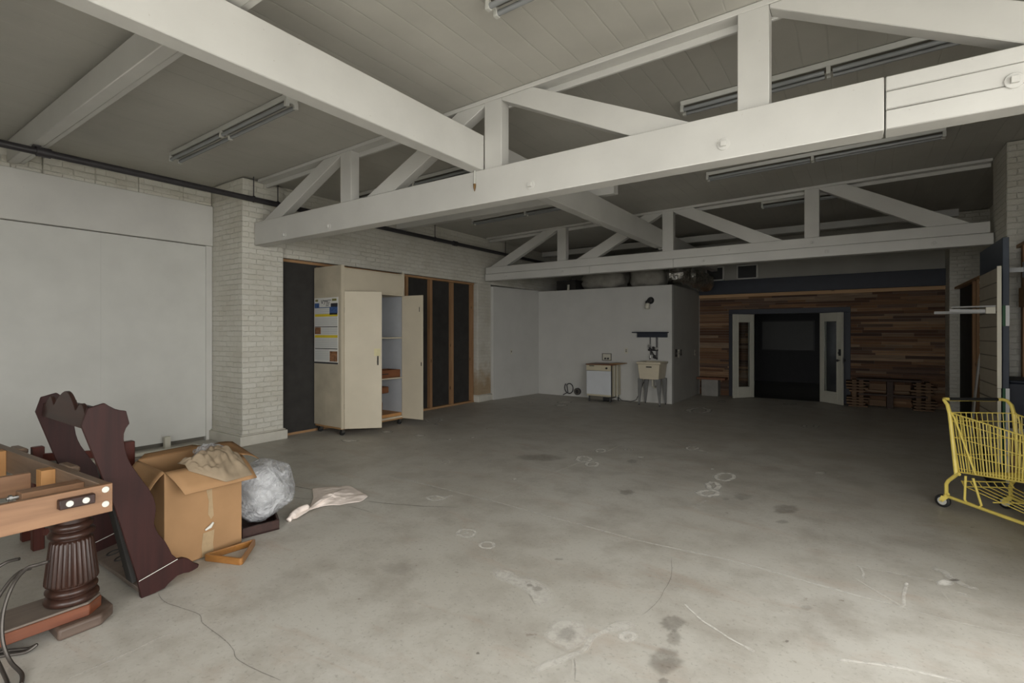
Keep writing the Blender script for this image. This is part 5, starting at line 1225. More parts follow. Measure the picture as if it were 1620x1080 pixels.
# ================================================================ chalk, stains and cracks on the concrete
MARKS = [
('r',[(-2.446,3.056),(-2.438,3.029),(-2.426,3.002),(-2.441,2.978),(-2.455,2.958),(-2.485,2.952),(-2.509,2.956),(-2.544,2.958),(-2.559,2.977),(-2.571,3.005),(-2.578,3.027),(-2.574,3.058),(-2.547,3.07),(-2.527,3.086),(-2.494,3.09),(-2.469,3.075)],0.0253,0.743),
('b',[(-2.482,3.03),(-2.482,3.022),(-2.475,3.016),(-2.48,3.008),(-2.481,3.002),(-2.489,2.999),(-2.496,2.998),(-2.507,2.994),(-2.51,2.994),(-2.515,2.998),(-2.524,3.002),(-2.53,3.008),(-2.525,3.016),(-2.528,3.024),(-2.527,3.031),(-2.52,3.036),(-2.508,3.036),(-2.506,3.04),(-2.497,3.036),(-2.49,3.033)],0,0.65),
('r',[(-2.198,2.958),(-2.181,2.943),(-2.183,2.924),(-2.186,2.899),(-2.206,2.892),(-2.219,2.88),(-2.241,2.877),(-2.263,2.885),(-2.279,2.902),(-2.288,2.923),(-2.294,2.941),(-2.282,2.962),(-2.267,2.973),(-2.25,2.982),(-2.228,2.985),(-2.209,2.976)],0.023,0.675),
('r',[(-0.945,2.472),(-0.943,2.458),(-0.946,2.446),(-0.952,2.435),(-0.96,2.424),(-0.972,2.418),(-0.979,2.418),(-0.995,2.424),(-0.997,2.436),(-1.002,2.446),(-0.998,2.463),(-0.994,2.478),(-0.985,2.488),(-0.972,2.488),(-0.961,2.49),(-0.952,2.481)],0.0287,0.675),
('r',[(-2.715,5.647),(-2.694,5.589),(-2.691,5.549),(-2.695,5.5),(-2.718,5.477),(-2.743,5.461),(-2.785,5.482),(-2.817,5.507),(-2.842,5.559),(-2.862,5.617),(-2.874,5.662),(-2.867,5.71),(-2.84,5.721),(-2.814,5.736),(-2.775,5.722),(-2.751,5.69)],0.0523,1),
('r',[(-2.544,5.475),(-2.532,5.437),(-2.523,5.397),(-2.532,5.377),(-2.555,5.361),(-2.577,5.346),(-2.599,5.343),(-2.631,5.372),(-2.654,5.399),(-2.662,5.439),(-2.66,5.472),(-2.652,5.507),(-2.634,5.526),(-2.615,5.546),(-2.583,5.531),(-2.557,5.514)],0.0448,1),
('r',[(-2.738,6.154),(-2.733,6.115),(-2.726,6.081),(-2.74,6.066),(-2.755,6.044),(-2.775,6.033),(-2.798,6.032),(-2.825,6.058),(-2.841,6.083),(-2.854,6.117),(-2.849,6.158),(-2.844,6.191),(-2.825,6.196),(-2.811,6.216),(-2.787,6.202),(-2.759,6.18)],0.0448,1),
('r',[(-2.47,6.426),(-2.47,6.393),(-2.466,6.366),(-2.476,6.341),(-2.491,6.334),(-2.507,6.322),(-2.531,6.333),(-2.542,6.349),(-2.559,6.364),(-2.561,6.392),(-2.562,6.421),(-2.553,6.438),(-2.54,6.457),(-2.523,6.47),(-2.499,6.457),(-2.488,6.444)],0.0374,0.81),
('b',[(-2.203,6.113),(-2.196,6.099),(-2.198,6.084),(-2.2,6.065),(-2.212,6.062),(-2.224,6.049),(-2.235,6.04),(-2.246,6.033),(-2.259,6.043),(-2.27,6.05),(-2.277,6.063),(-2.282,6.079),(-2.286,6.092),(-2.273,6.105),(-2.265,6.125),(-2.258,6.142),(-2.246,6.143),(-2.227,6.136),(-2.213,6.146),(-2.207,6.13)],0,1),
('r',[(-1.107,5.829),(-1.101,5.771),(-1.119,5.712),(-1.126,5.655),(-1.154,5.609),(-1.19,5.621),(-1.225,5.624),(-1.247,5.668),(-1.272,5.716),(-1.27,5.788),(-1.262,5.84),(-1.248,5.902),(-1.216,5.911),(-1.184,5.929),(-1.146,5.918),(-1.12,5.883)],0.0523,1),
('r',[(-1.174,5.401),(-1.168,5.342),(-1.166,5.291),(-1.175,5.254),(-1.186,5.225),(-1.21,5.25),(-1.226,5.256),(-1.251,5.296),(-1.258,5.344),(-1.275,5.392),(-1.268,5.435),(-1.265,5.49),(-1.248,5.495),(-1.23,5.505),(-1.21,5.486),(-1.192,5.453)],0.0598,1),
('r',[(-1.116,5.147),(-1.12,5.103),(-1.128,5.058),(-1.149,5.035),(-1.17,5.0),(-1.202,4.99),(-1.227,4.994),(-1.253,5.012),(-1.271,5.04),(-1.271,5.082),(-1.261,5.124),(-1.244,5.162),(-1.212,5.181),(-1.185,5.202),(-1.155,5.192),(-1.137,5.177)],0.0598,1),
('r',[(-3.198,3.534),(-3.196,3.504),(-3.202,3.483),(-3.207,3.462),(-3.228,3.442),(-3.252,3.429),(-3.281,3.426),(-3.308,3.431),(-3.327,3.445),(-3.344,3.461),(-3.339,3.488),(-3.337,3.51),(-3.313,3.533),(-3.283,3.54),(-3.252,3.549),(-3.228,3.542)],0.0345,0.81),
('l',[(-3.202,3.509),(-3.2,3.577),(-3.198,3.646)],0.03,0.468),
('r',[(-2.469,10.531),(-2.458,10.403),(-2.449,10.274),(-2.486,10.132),(-2.552,10.106),(-2.619,10.103),(-2.687,10.085),(-2.75,10.181),(-2.81,10.297),(-2.821,10.457),(-2.798,10.571),(-2.775,10.69),(-2.725,10.794),(-2.651,10.831),(-2.586,10.747),(-2.504,10.658)],0.1046,1),
('r',[(-6.097,6.656),(-6.063,6.591),(-6.035,6.539),(-6.036,6.466),(-6.096,6.453),(-6.117,6.409),(-6.197,6.417),(-6.254,6.462),(-6.319,6.503),(-6.376,6.554),(-6.382,6.63),(-6.379,6.672),(-6.34,6.712),(-6.304,6.756),(-6.23,6.736),(-6.159,6.712)],0.0598,0.81),
('r',[(-0.585,9.758),(-0.576,9.703),(-0.598,9.627),(-0.619,9.562),(-0.653,9.55),(-0.686,9.543),(-0.719,9.532),(-0.749,9.587),(-0.75,9.644),(-0.739,9.719),(-0.739,9.783),(-0.71,9.853),(-0.676,9.873),(-0.644,9.888),(-0.604,9.854),(-0.586,9.818)],0.0747,0.81),
('r',[(-1.785,6.985),(-1.778,6.95),(-1.777,6.908),(-1.795,6.874),(-1.818,6.848),(-1.844,6.831),(-1.869,6.846),(-1.891,6.87),(-1.903,6.905),(-1.91,6.946),(-1.905,6.976),(-1.891,7.017),(-1.87,7.045),(-1.839,7.042),(-1.816,7.051),(-1.788,7.022)],0.0448,1),
('l',[(-1.799,6.931),(-1.702,6.867),(-1.623,6.836)],0.04,0.562),
('b',[(-5.393,5.513),(-5.368,5.493),(-5.372,5.47),(-5.358,5.445),(-5.375,5.425),(-5.377,5.395),(-5.414,5.4),(-5.443,5.381),(-5.466,5.394),(-5.484,5.409),(-5.525,5.422),(-5.547,5.438),(-5.546,5.484),(-5.555,5.501),(-5.553,5.529),(-5.519,5.537),(-5.503,5.563),(-5.476,5.561),(-5.424,5.553),(-5.405,5.541)],0,1),
('b',[(-6.012,5.44),(-5.992,5.419),(-5.982,5.393),(-5.976,5.372),(-5.982,5.345),(-6.029,5.34),(-6.042,5.314),(-6.069,5.303),(-6.093,5.31),(-6.147,5.313),(-6.155,5.342),(-6.181,5.353),(-6.205,5.379),(-6.19,5.393),(-6.186,5.438),(-6.163,5.457),(-6.121,5.459),(-6.092,5.482),(-6.058,5.47),(-6.027,5.469)],0,1),
('b',[(-5.942,4.703),(-5.902,4.696),(-5.912,4.667),(-5.92,4.637),(-5.934,4.618),(-5.942,4.578),(-5.989,4.559),(-6.014,4.548),(-6.051,4.551),(-6.095,4.567),(-6.115,4.584),(-6.154,4.586),(-6.169,4.608),(-6.166,4.656),(-6.147,4.69),(-6.092,4.693),(-6.082,4.733),(-6.025,4.721),(-5.993,4.728),(-5.929,4.74)],0,1),
('b',[(-4.868,5.546),(-4.856,5.533),(-4.853,5.525),(-4.852,5.515),(-4.848,5.491),(-4.868,5.495),(-4.869,5.477),(-4.886,5.477),(-4.896,5.486),(-4.92,5.494),(-4.931,5.503),(-4.941,5.518),(-4.936,5.529),(-4.943,5.549),(-4.932,5.554),(-4.929,5.565),(-4.918,5.566),(-4.903,5.566),(-4.886,5.565),(-4.881,5.558)],0,1),
('b',[(-4.68,5.836),(-4.668,5.82),(-4.66,5.812),(-4.661,5.799),(-4.665,5.786),(-4.677,5.78),(-4.681,5.766),(-4.695,5.769),(-4.711,5.771),(-4.721,5.79),(-4.742,5.793),(-4.741,5.814),(-4.754,5.82),(-4.755,5.839),(-4.746,5.846),(-4.747,5.867),(-4.731,5.862),(-4.723,5.866),(-4.698,5.861),(-4.692,5.85)],0,1),
('b',[(-2.976,4.429),(-2.968,4.421),(-2.97,4.409),(-2.969,4.402),(-2.97,4.389),(-2.976,4.384),(-2.986,4.384),(-2.995,4.38),(-3.006,4.387),(-3.014,4.389),(-3.016,4.402),(-3.022,4.41),(-3.032,4.42),(-3.027,4.434),(-3.022,4.437),(-3.015,4.441),(-3.01,4.447),(-2.998,4.449),(-2.992,4.441),(-2.985,4.435)],0,1),
('b',[(-1.112,12.551),(-1.099,12.507),(-1.132,12.424),(-1.136,12.398),(-1.181,12.339),(-1.216,12.301),(-1.264,12.299),(-1.312,12.258),(-1.337,12.293),(-1.375,12.315),(-1.352,12.385),(-1.366,12.441),(-1.371,12.483),(-1.319,12.573),(-1.29,12.626),(-1.249,12.633),(-1.202,12.686),(-1.176,12.651),(-1.133,12.65),(-1.112,12.596)],0,0.683),
('b',[(-2.467,12.108),(-2.465,12.026),(-2.451,11.958),(-2.47,11.903),(-2.475,11.826),(-2.508,11.871),(-2.532,11.849),(-2.555,11.871),(-2.591,11.884),(-2.61,11.929),(-2.641,11.988),(-2.635,12.078),(-2.645,12.156),(-2.639,12.176),(-2.62,12.254),(-2.585,12.234),(-2.579,12.324),(-2.553,12.299),(-2.519,12.25),(-2.494,12.161)],0,0.683),
('b',[(-5.149,9.541),(-5.104,9.509),(-5.098,9.457),(-5.136,9.417),(-5.131,9.359),(-5.16,9.33),(-5.21,9.351),(-5.255,9.316),(-5.281,9.328),(-5.323,9.354),(-5.37,9.389),(-5.372,9.448),(-5.383,9.476),(-5.368,9.557),(-5.344,9.567),(-5.305,9.592),(-5.27,9.632),(-5.257,9.646),(-5.181,9.633),(-5.136,9.604)],0,1),
('b',[(-5.288,10.041),(-5.277,9.99),(-5.251,9.94),(-5.272,9.907),(-5.322,9.867),(-5.335,9.79),(-5.409,9.802),(-5.435,9.764),(-5.5,9.767),(-5.533,9.822),(-5.565,9.851),(-5.561,9.905),(-5.575,9.95),(-5.578,10.009),(-5.55,10.064),(-5.492,10.078),(-5.455,10.136),(-5.396,10.139),(-5.353,10.113),(-5.305,10.093)],0,1),
('b',[(-5.951,9.461),(-5.932,9.432),(-5.924,9.397),(-5.917,9.371),(-5.933,9.364),(-5.937,9.338),(-5.962,9.339),(-5.982,9.347),(-6.009,9.361),(-6.016,9.382),(-6.046,9.396),(-6.053,9.425),(-6.063,9.457),(-6.071,9.486),(-6.07,9.519),(-6.05,9.516),(-6.032,9.517),(-6.015,9.532),(-5.984,9.505),(-5.966,9.491)],0,0.91),
('b',[(-1.344,6.032),(-1.347,6.017),(-1.351,6.002),(-1.349,5.996),(-1.357,5.979),(-1.364,5.978),(-1.372,5.974),(-1.377,5.976),(-1.384,5.981),(-1.391,5.986),(-1.393,5.999),(-1.395,6.013),(-1.394,6.024),(-1.395,6.034),(-1.389,6.049),(-1.384,6.063),(-1.376,6.065),(-1.363,6.057),(-1.362,6.05),(-1.351,6.044)],0,0.91),
('b',[(-0.296,6.565),(-0.295,6.548),(-0.306,6.522),(-0.32,6.5),(-0.336,6.491),(-0.353,6.469),(-0.373,6.457),(-0.39,6.451),(-0.394,6.457),(-0.405,6.474),(-0.402,6.492),(-0.409,6.51),(-0.4,6.528),(-0.386,6.545),(-0.375,6.569),(-0.36,6.595),(-0.343,6.584),(-0.323,6.598),(-0.305,6.6),(-0.297,6.582)],0,0.683),
('b',[(-5.861,6.338),(-5.845,6.327),(-5.841,6.295),(-5.837,6.287),(-5.835,6.266),(-5.859,6.264),(-5.875,6.256),(-5.89,6.244),(-5.911,6.258),(-5.922,6.273),(-5.938,6.285),(-5.959,6.293),(-5.971,6.32),(-5.958,6.331),(-5.972,6.36),(-5.946,6.357),(-5.936,6.372),(-5.915,6.379),(-5.894,6.363),(-5.884,6.352)],0,0.455),
('b',[(-1.976,2.624),(-1.949,2.686),(-1.879,2.702),(-1.784,2.663),(-1.684,2.692),(-1.574,2.671),(-1.477,2.594),(-1.441,2.501),(-1.464,2.429),(-1.52,2.438),(-1.576,2.5),(-1.698,2.549),(-1.797,2.556),(-1.883,2.555)],0,0.536),
('b',[(-1.831,2.661),(-1.832,2.638),(-1.82,2.627),(-1.827,2.602),(-1.83,2.584),(-1.841,2.578),(-1.861,2.58),(-1.874,2.572),(-1.889,2.576),(-1.913,2.585),(-1.921,2.599),(-1.932,2.618),(-1.931,2.631),(-1.932,2.657),(-1.923,2.665),(-1.915,2.681),(-1.897,2.68),(-1.876,2.687),(-1.864,2.685),(-1.846,2.675)],0,0.488),
('b',[(-1.148,2.358),(-1.118,2.321),(-1.121,2.268),(-1.134,2.253),(-1.147,2.2),(-1.166,2.172),(-1.206,2.182),(-1.253,2.177),(-1.261,2.183),(-1.312,2.201),(-1.34,2.226),(-1.332,2.281),(-1.353,2.311),(-1.345,2.379),(-1.323,2.399),(-1.299,2.419),(-1.258,2.43),(-1.242,2.43),(-1.208,2.441),(-1.173,2.397)],0,0.569),
('l',[(-1.23,1.95),(-1.176,2.078),(-1.115,2.218),(-1.118,2.346),(-1.089,2.419),(-1.057,2.475),(-0.991,2.582)],0.035,0.562),
('b',[(-0.968,2.57),(-0.982,2.546),(-0.983,2.527),(-0.989,2.515),(-0.994,2.501),(-1.013,2.488),(-1.029,2.483),(-1.051,2.473),(-1.057,2.475),(-1.085,2.472),(-1.083,2.491),(-1.096,2.498),(-1.081,2.519),(-1.075,2.539),(-1.062,2.557),(-1.045,2.567),(-1.026,2.581),(-1.012,2.583),(-0.996,2.576),(-0.983,2.575)],0,0.488),
('l',[(-1.141,2.17),(-1.103,2.117),(-1.063,2.039)],0.02,0.328),
('l',[(-1.241,1.947),(-1.176,1.906)],0.02,0.328),
('l',[(-1.128,2.145),(-0.998,2.114),(-0.888,2.109)],0.05,0.187),
('l',[(-0.825,2.937),(-0.751,2.866),(-0.669,2.804),(-0.538,2.732),(-0.416,2.681)],0.016,0.655),
('l',[(-4.197,3.761),(-3.41,3.737),(-2.826,3.725),(-1.961,3.674),(-1.293,3.635),(-0.695,3.671),(-0.187,3.616),(0.203,3.592)],0.016,0.562),
('l',[(0.203,3.592),(0.344,3.574),(0.541,3.581),(0.739,3.598)],0.014,0.281),
('l',[(-2.826,3.725),(-2.785,4.645),(-2.685,6.996)],0.014,0.205),
('l',[(-0.013,4.05),(0.008,4.053),(0.022,3.947),(0.017,3.872)],0.014,0.562),
('l',[(0.014,4.058),(0.139,4.069),(0.266,4.078),(0.394,4.093)],0.016,0.374),
('l',[(-0.012,3.842),(0.097,3.712),(0.204,3.6)],0.014,0.421),
('l',[(0.241,3.935),(0.219,3.77),(0.208,3.603)],0.018,0.515),
('b',[(0.252,3.947),(0.254,3.941),(0.252,3.931),(0.249,3.925),(0.244,3.919),(0.24,3.918),(0.235,3.91),(0.232,3.914),(0.232,3.917),(0.229,3.925),(0.226,3.929),(0.232,3.939),(0.233,3.946),(0.234,3.953),(0.238,3.959),(0.243,3.964),(0.247,3.962),(0.251,3.965),(0.254,3.965),(0.253,3.956)],0,1),
('l',[(0.396,4.277),(0.441,4.287),(0.494,4.181),(0.554,4.117),(0.589,4.123)],0.05,0.515),
('b',[(0.475,4.119),(0.48,4.109),(0.473,4.085),(0.455,4.059),(0.443,4.05),(0.431,4.04),(0.421,4.042),(0.406,4.032),(0.396,4.038),(0.393,4.045),(0.4,4.068),(0.392,4.074),(0.412,4.109),(0.411,4.109),(0.43,4.142),(0.443,4.155),(0.453,4.144),(0.462,4.149),(0.477,4.15),(0.486,4.142)],0,1),
('l',[(0.483,3.986),(0.527,3.981)],0.02,0.562),
('l',[(-0.081,2.838),(0.008,2.882),(0.166,2.937),(0.375,2.973)],0.02,0.702),
('l',[(-2.92,0.726),(-2.911,0.846),(-2.916,1.003),(-2.931,1.185)],0.014,0.374),
('l',[(0.41,3.954),(0.459,3.66)],0.016,0.187),
('l',[(-1.207,4.652),(-1.183,4.73),(-1.171,4.863)],0.03,0.281),
('r',[(-4.043,4.549),(-4.027,4.522),(-4.018,4.501),(-4.023,4.483),(-4.038,4.469),(-4.055,4.458),(-4.082,4.467),(-4.106,4.475),(-4.123,4.494),(-4.139,4.514),(-4.151,4.535),(-4.152,4.567),(-4.14,4.582),(-4.113,4.584),(-4.086,4.578),(-4.067,4.567)],0.0299,0.405),
('d',[(-3.437,1.28),(-3.296,1.257),(-3.109,1.289),(-2.99,1.309),(-2.874,1.28),(-2.674,1.275),(-2.532,1.261),(-2.438,1.232),(-2.273,1.243),(-2.121,1.265)],0.0039,0.48),
('d',[(-1.065,3.486),(-0.983,3.215),(-0.966,3.035),(-0.956,2.876),(-0.965,2.764),(-0.983,2.683)],0.0034,0.384),
('d',[(-1.121,2.15),(-1.074,2.073),(-1.039,2.0)],0.0045,0.384),
('d',[(-4.837,2.906),(-4.657,2.953),(-4.44,2.979)],0.014,0.512),
('d',[(-4.476,2.721),(-4.217,2.789)],0.0112,0.512),
('d',[(-3.769,2.89),(-3.448,2.898)],0.0123,0.384),
('d',[(-3.734,3.058),(-3.366,3.187),(-2.934,3.405)],0.0123,0.448),
('s',[(-0.757,2.744),(-0.768,2.709),(-0.771,2.688),(-0.775,2.671),(-0.776,2.669),(-0.786,2.629),(-0.807,2.626),(-0.818,2.61),(-0.832,2.631),(-0.853,2.624),(-0.856,2.649),(-0.884,2.656),(-0.869,2.685),(-0.876,2.704),(-0.877,2.719),(-0.86,2.759),(-0.844,2.756),(-0.833,2.786),(-0.813,2.777),(-0.802,2.78),(-0.782,2.767),(-0.765,2.76)],0,0.3),
('s',[(-0.739,2.594),(-0.74,2.57),(-0.735,2.558),(-0.735,2.519),(-0.746,2.522),(-0.748,2.506),(-0.759,2.509),(-0.769,2.51),(-0.778,2.509),(-0.788,2.52),(-0.801,2.53),(-0.797,2.554),(-0.812,2.568),(-0.805,2.598),(-0.806,2.617),(-0.801,2.618),(-0.798,2.634),(-0.789,2.643),(-0.784,2.653),(-0.773,2.645),(-0.758,2.626),(-0.745,2.611)],0,0.252),
('s',[(-0.676,2.422),(-0.684,2.383),(-0.677,2.367),(-0.69,2.346),(-0.701,2.309),(-0.713,2.281),(-0.733,2.263),(-0.749,2.264),(-0.768,2.269),(-0.789,2.282),(-0.814,2.299),(-0.814,2.327),(-0.818,2.356),(-0.833,2.366),(-0.815,2.398),(-0.814,2.433),(-0.797,2.465),(-0.772,2.466),(-0.745,2.472),(-0.724,2.481),(-0.716,2.451),(-0.709,2.431)],0,0.3),
('s',[(-0.7,2.238),(-0.697,2.234),(-0.694,2.231),(-0.697,2.221),(-0.7,2.213),(-0.706,2.213),(-0.711,2.206),(-0.718,2.206),(-0.724,2.204),(-0.73,2.206),(-0.729,2.212),(-0.735,2.214),(-0.736,2.221),(-0.732,2.231),(-0.731,2.239),(-0.729,2.238),(-0.725,2.248),(-0.72,2.254),(-0.713,2.248),(-0.71,2.251),(-0.704,2.249),(-0.698,2.246)],0,0.3),
('s',[(-0.438,5.064),(-0.425,5.04),(-0.45,4.99),(-0.452,4.946),(-0.48,4.92),(-0.499,4.907),(-0.527,4.885),(-0.559,4.846),(-0.581,4.848),(-0.616,4.868),(-0.599,4.92),(-0.605,4.949),(-0.619,4.97),(-0.629,5.012),(-0.612,5.064),(-0.574,5.11),(-0.556,5.137),(-0.521,5.128),(-0.496,5.156),(-0.456,5.156),(-0.46,5.128),(-0.445,5.101)],0,0.24),
('s',[(-1.792,4.706),(-1.79,4.676),(-1.79,4.658),(-1.79,4.625),(-1.816,4.616),(-1.821,4.592),(-1.832,4.573),(-1.85,4.576),(-1.88,4.587),(-1.896,4.594),(-1.91,4.601),(-1.905,4.627),(-1.921,4.646),(-1.933,4.666),(-1.928,4.695),(-1.905,4.699),(-1.893,4.72),(-1.883,4.751),(-1.867,4.755),(-1.836,4.746),(-1.828,4.732),(-1.816,4.718)],0,0.24),
('s',[(-2.962,5.553),(-3.012,5.468),(-2.969,5.458),(-3.059,5.347),(-3.055,5.285),(-3.133,5.224),(-3.224,5.222),(-3.272,5.176),(-3.322,5.143),(-3.376,5.144),(-3.455,5.168),(-3.545,5.151),(-3.503,5.233),(-3.567,5.242),(-3.5,5.357),(-3.457,5.406),(-3.365,5.433),(-3.317,5.545),(-3.204,5.56),(-3.179,5.543),(-3.111,5.542),(-3.054,5.544)],0,0.21),
('s',[(-0.48,4.677),(-0.466,4.672),(-0.471,4.655),(-0.48,4.642),(-0.495,4.627),(-0.505,4.617),(-0.515,4.599),(-0.526,4.609),(-0.543,4.601),(-0.541,4.605),(-0.549,4.616),(-0.566,4.618),(-0.563,4.636),(-0.559,4.651),(-0.552,4.659),(-0.535,4.689),(-0.528,4.704),(-0.515,4.711),(-0.501,4.706),(-0.488,4.703),(-0.487,4.705),(-0.478,4.695)],0,0.21),
('s',[(-0.834,5.205),(-0.821,5.185),(-0.84,5.151),(-0.844,5.122),(-0.862,5.091),(-0.878,5.068),(-0.894,5.038),(-0.918,5.057),(-0.933,5.069),(-0.943,5.062),(-0.969,5.087),(-0.959,5.119),(-0.976,5.132),(-0.982,5.161),(-0.969,5.178),(-0.957,5.239),(-0.932,5.247),(-0.907,5.242),(-0.893,5.261),(-0.878,5.242),(-0.845,5.245),(-0.845,5.226)],0,0.18),
('s',[(-2.206,5.849),(-2.193,5.822),(-2.183,5.808),(-2.196,5.77),(-2.204,5.762),(-2.214,5.748),(-2.223,5.726),(-2.248,5.74),(-2.263,5.742),(-2.277,5.746),(-2.283,5.769),(-2.31,5.778),(-2.297,5.818),(-2.315,5.823),(-2.312,5.874),(-2.302,5.89),(-2.296,5.917),(-2.279,5.921),(-2.265,5.915),(-2.238,5.898),(-2.226,5.889),(-2.204,5.886)],0,0.18),
('s',[(-2.406,2.36),(-2.378,2.352),(-2.392,2.323),(-2.397,2.289),(-2.393,2.274),(-2.408,2.247),(-2.446,2.244),(-2.468,2.228),(-2.513,2.225),(-2.534,2.219),(-2.564,2.227),(-2.57,2.247),(-2.592,2.261),(-2.609,2.265),(-2.588,2.316),(-2.594,2.336),(-2.553,2.335),(-2.544,2.371),(-2.51,2.38),(-2.492,2.385),(-2.434,2.395),(-2.406,2.387)],0,0.108),
('s',[(0.519,4.188),(0.519,4.183),(0.517,4.177),(0.508,4.163),(0.5,4.154),(0.495,4.154),(0.487,4.15),(0.479,4.146),(0.475,4.144),(0.474,4.145),(0.468,4.148),(0.466,4.152),(0.473,4.163),(0.471,4.164),(0.479,4.176),(0.482,4.179),(0.492,4.19),(0.499,4.196),(0.507,4.199),(0.514,4.197),(0.515,4.197),(0.523,4.196)],0,0.48),
('s',[(-1.58,2.612),(-1.572,2.609),(-1.572,2.596),(-1.57,2.588),(-1.577,2.583),(-1.583,2.575),(-1.588,2.566),(-1.598,2.564),(-1.603,2.569),(-1.615,2.571),(-1.622,2.571),(-1.629,2.578),(-1.626,2.592),(-1.637,2.597),(-1.628,2.603),(-1.625,2.609),(-1.623,2.624),(-1.611,2.619),(-1.607,2.626),(-1.601,2.629),(-1.592,2.627),(-1.576,2.623)],0,0.3),
('s',[(-1.197,2.325),(-1.182,2.31),(-1.182,2.287),(-1.187,2.282),(-1.191,2.256),(-1.198,2.242),(-1.214,2.247),(-1.232,2.244),(-1.234,2.24),(-1.258,2.247),(-1.271,2.252),(-1.27,2.274),(-1.284,2.284),(-1.282,2.313),(-1.279,2.325),(-1.277,2.335),(-1.268,2.343),(-1.259,2.357),(-1.253,2.375),(-1.234,2.363),(-1.215,2.346),(-1.204,2.345)],0,0.21),
('s',[(-1.65,2.619),(-1.643,2.618),(-1.644,2.61),(-1.644,2.604),(-1.649,2.599),(-1.653,2.597),(-1.657,2.593),(-1.662,2.591),(-1.669,2.591),(-1.672,2.592),(-1.674,2.597),(-1.68,2.598),(-1.679,2.605),(-1.686,2.61),(-1.681,2.615),(-1.678,2.62),(-1.678,2.626),(-1.674,2.63),(-1.668,2.632),(-1.662,2.626),(-1.657,2.629),(-1.654,2.623)],0,0.3),
('s',[(-0.211,3.299),(-0.212,3.29),(-0.215,3.281),(-0.225,3.265),(-0.232,3.251),(-0.239,3.242),(-0.247,3.241),(-0.256,3.246),(-0.264,3.24),(-0.265,3.246),(-0.268,3.252),(-0.27,3.259),(-0.277,3.263),(-0.267,3.281),(-0.267,3.283),(-0.262,3.296),(-0.253,3.302),(-0.244,3.308),(-0.236,3.314),(-0.228,3.307),(-0.221,3.306),(-0.22,3.3)],0,0.18),
('s',[(-1.509,1.918),(-1.508,1.915),(-1.506,1.915),(-1.505,1.91),(-1.509,1.908),(-1.51,1.907),(-1.512,1.905),(-1.515,1.904),(-1.516,1.902),(-1.52,1.903),(-1.521,1.907),(-1.524,1.907),(-1.524,1.91),(-1.525,1.913),(-1.526,1.914),(-1.524,1.916),(-1.524,1.92),(-1.521,1.921),(-1.519,1.923),(-1.515,1.921),(-1.515,1.921),(-1.512,1.919)],0,0.48),
('s',[(-1.661,3.04),(-1.659,3.034),(-1.664,3.027),(-1.668,3.015),(-1.673,3.015),(-1.678,3.007),(-1.685,3.004),(-1.693,3.001),(-1.698,2.997),(-1.704,2.996),(-1.712,3.001),(-1.716,3.003),(-1.714,3.01),(-1.715,3.019),(-1.711,3.024),(-1.71,3.029),(-1.702,3.032),(-1.695,3.037),(-1.687,3.04),(-1.681,3.044),(-1.671,3.047),(-1.673,3.038)],0,0.3),
('s',[(-0.288,2.873),(-0.29,2.868),(-0.291,2.863),(-0.291,2.862),(-0.293,2.857),(-0.295,2.857),(-0.297,2.852),(-0.299,2.851),(-0.301,2.856),(-0.304,2.854),(-0.305,2.858),(-0.304,2.861),(-0.306,2.863),(-0.305,2.867),(-0.304,2.87),(-0.301,2.874),(-0.3,2.879),(-0.297,2.877),(-0.295,2.879),(-0.293,2.878),(-0.291,2.878),(-0.289,2.876)],0,0.54),
('s',[(-0.988,5.011),(-0.992,4.995),(-0.994,4.987),(-0.995,4.977),(-1.003,4.957),(-1.01,4.958),(-1.017,4.953),(-1.023,4.943),(-1.035,4.951),(-1.036,4.951),(-1.041,4.963),(-1.046,4.971),(-1.053,4.978),(-1.056,4.993),(-1.044,5.005),(-1.04,5.018),(-1.032,5.022),(-1.022,5.022),(-1.018,5.032),(-1.008,5.028),(-1.002,5.024),(-0.993,5.018)],0,0.18),
]
zz = 0.0010
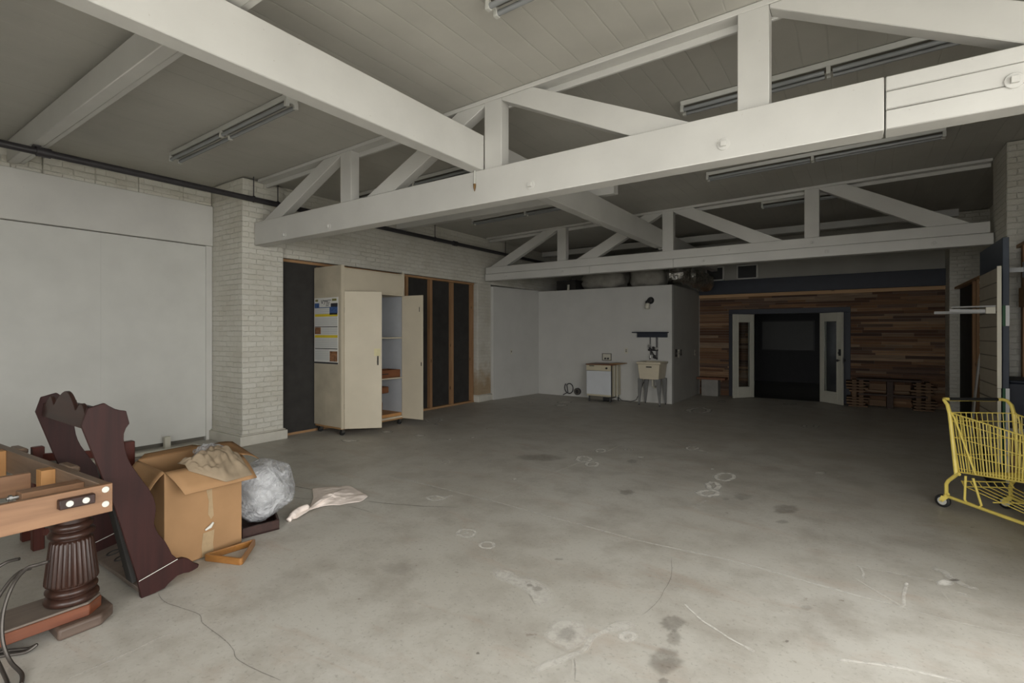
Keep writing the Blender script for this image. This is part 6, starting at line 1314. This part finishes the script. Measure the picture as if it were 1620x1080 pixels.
for k, pts, wd, st in MARKS:
    zz += 0.00003
    vs, fs, cs = [], [], []
    P2 = [V((a, b_, zz)) for a, b_ in pts]
    if k in ('b', 's'):
        c = sum(P2, V((0,0,0)))/len(P2); n = len(P2)
        vs.append(c); cs.append((st,)*3)
        for q, al in ((0.45, st), (0.8, st*0.85), (1.12, 0.0)):
            for p in P2: vs.append(c.lerp(p, q)); cs.append((al,)*3)
        for i in range(n):
            j = (i+1) % n
            fs.append((0, 1+i, 1+j))
            fs.append((1+i, 1+n+i, 1+n+j, 1+j)); fs.append((1+n+i, 1+2*n+i, 1+2*n+j, 1+n+j))
    else:
        closed = k == 'r'; n = len(P2)
        if not closed: P2 = smooth(P2, 5) if n > 2 else [P2[0].lerp(P2[1], t/4) for t in range(5)]
        n = len(P2)
        for i in range(n):
            d = (P2[(i+1) % n]-P2[i-1]) if closed else (P2[min(i+1, n-1)]-P2[max(i-1, 0)])
            d.normalize(); s_ = V((-d.y, d.x, 0))
            e_ = 1.0 if closed else min(1, 0.35 + min(i, n-1-i)*0.3)
            ww = wd*(0.75 + 0.6*abs(noise.noise(P2[i]*8)))
            jt = s_*noise.noise(P2[i]*14)*wd*(0.9 if k == 'd' else 0.3)
            for q, al in ((-1.0, 0.0), (-0.4, st*e_), (0.4, st*e_), (1.0, 0.0)):
                vs.append(P2[i] + s_*q*ww*0.8 + jt); cs.append((al,)*3)
        for i in range(n if closed else n-1):
            j = (i+1) % n
            for q in range(3): fs.append((i*4+q, i*4+q+1, j*4+q+1, j*4+q))
    nm, mt = {'b': ('chalk_patch', 'chalk'), 's': ('oil_stain', 'stain'), 'd': ('floor_crack', 'crack'), 'r': ('chalk_ring', 'chalk'), 'l': ('chalk_line', 'chalk')}[k]
    mb = MB(); mb.add(vs, fs)
    # decals must face up
    o = obj(nm, mb, M[mt], floor, colors=cs)
    if o.data.polygons and o.data.polygons[0].normal.z < 0: o.data.flip_normals()
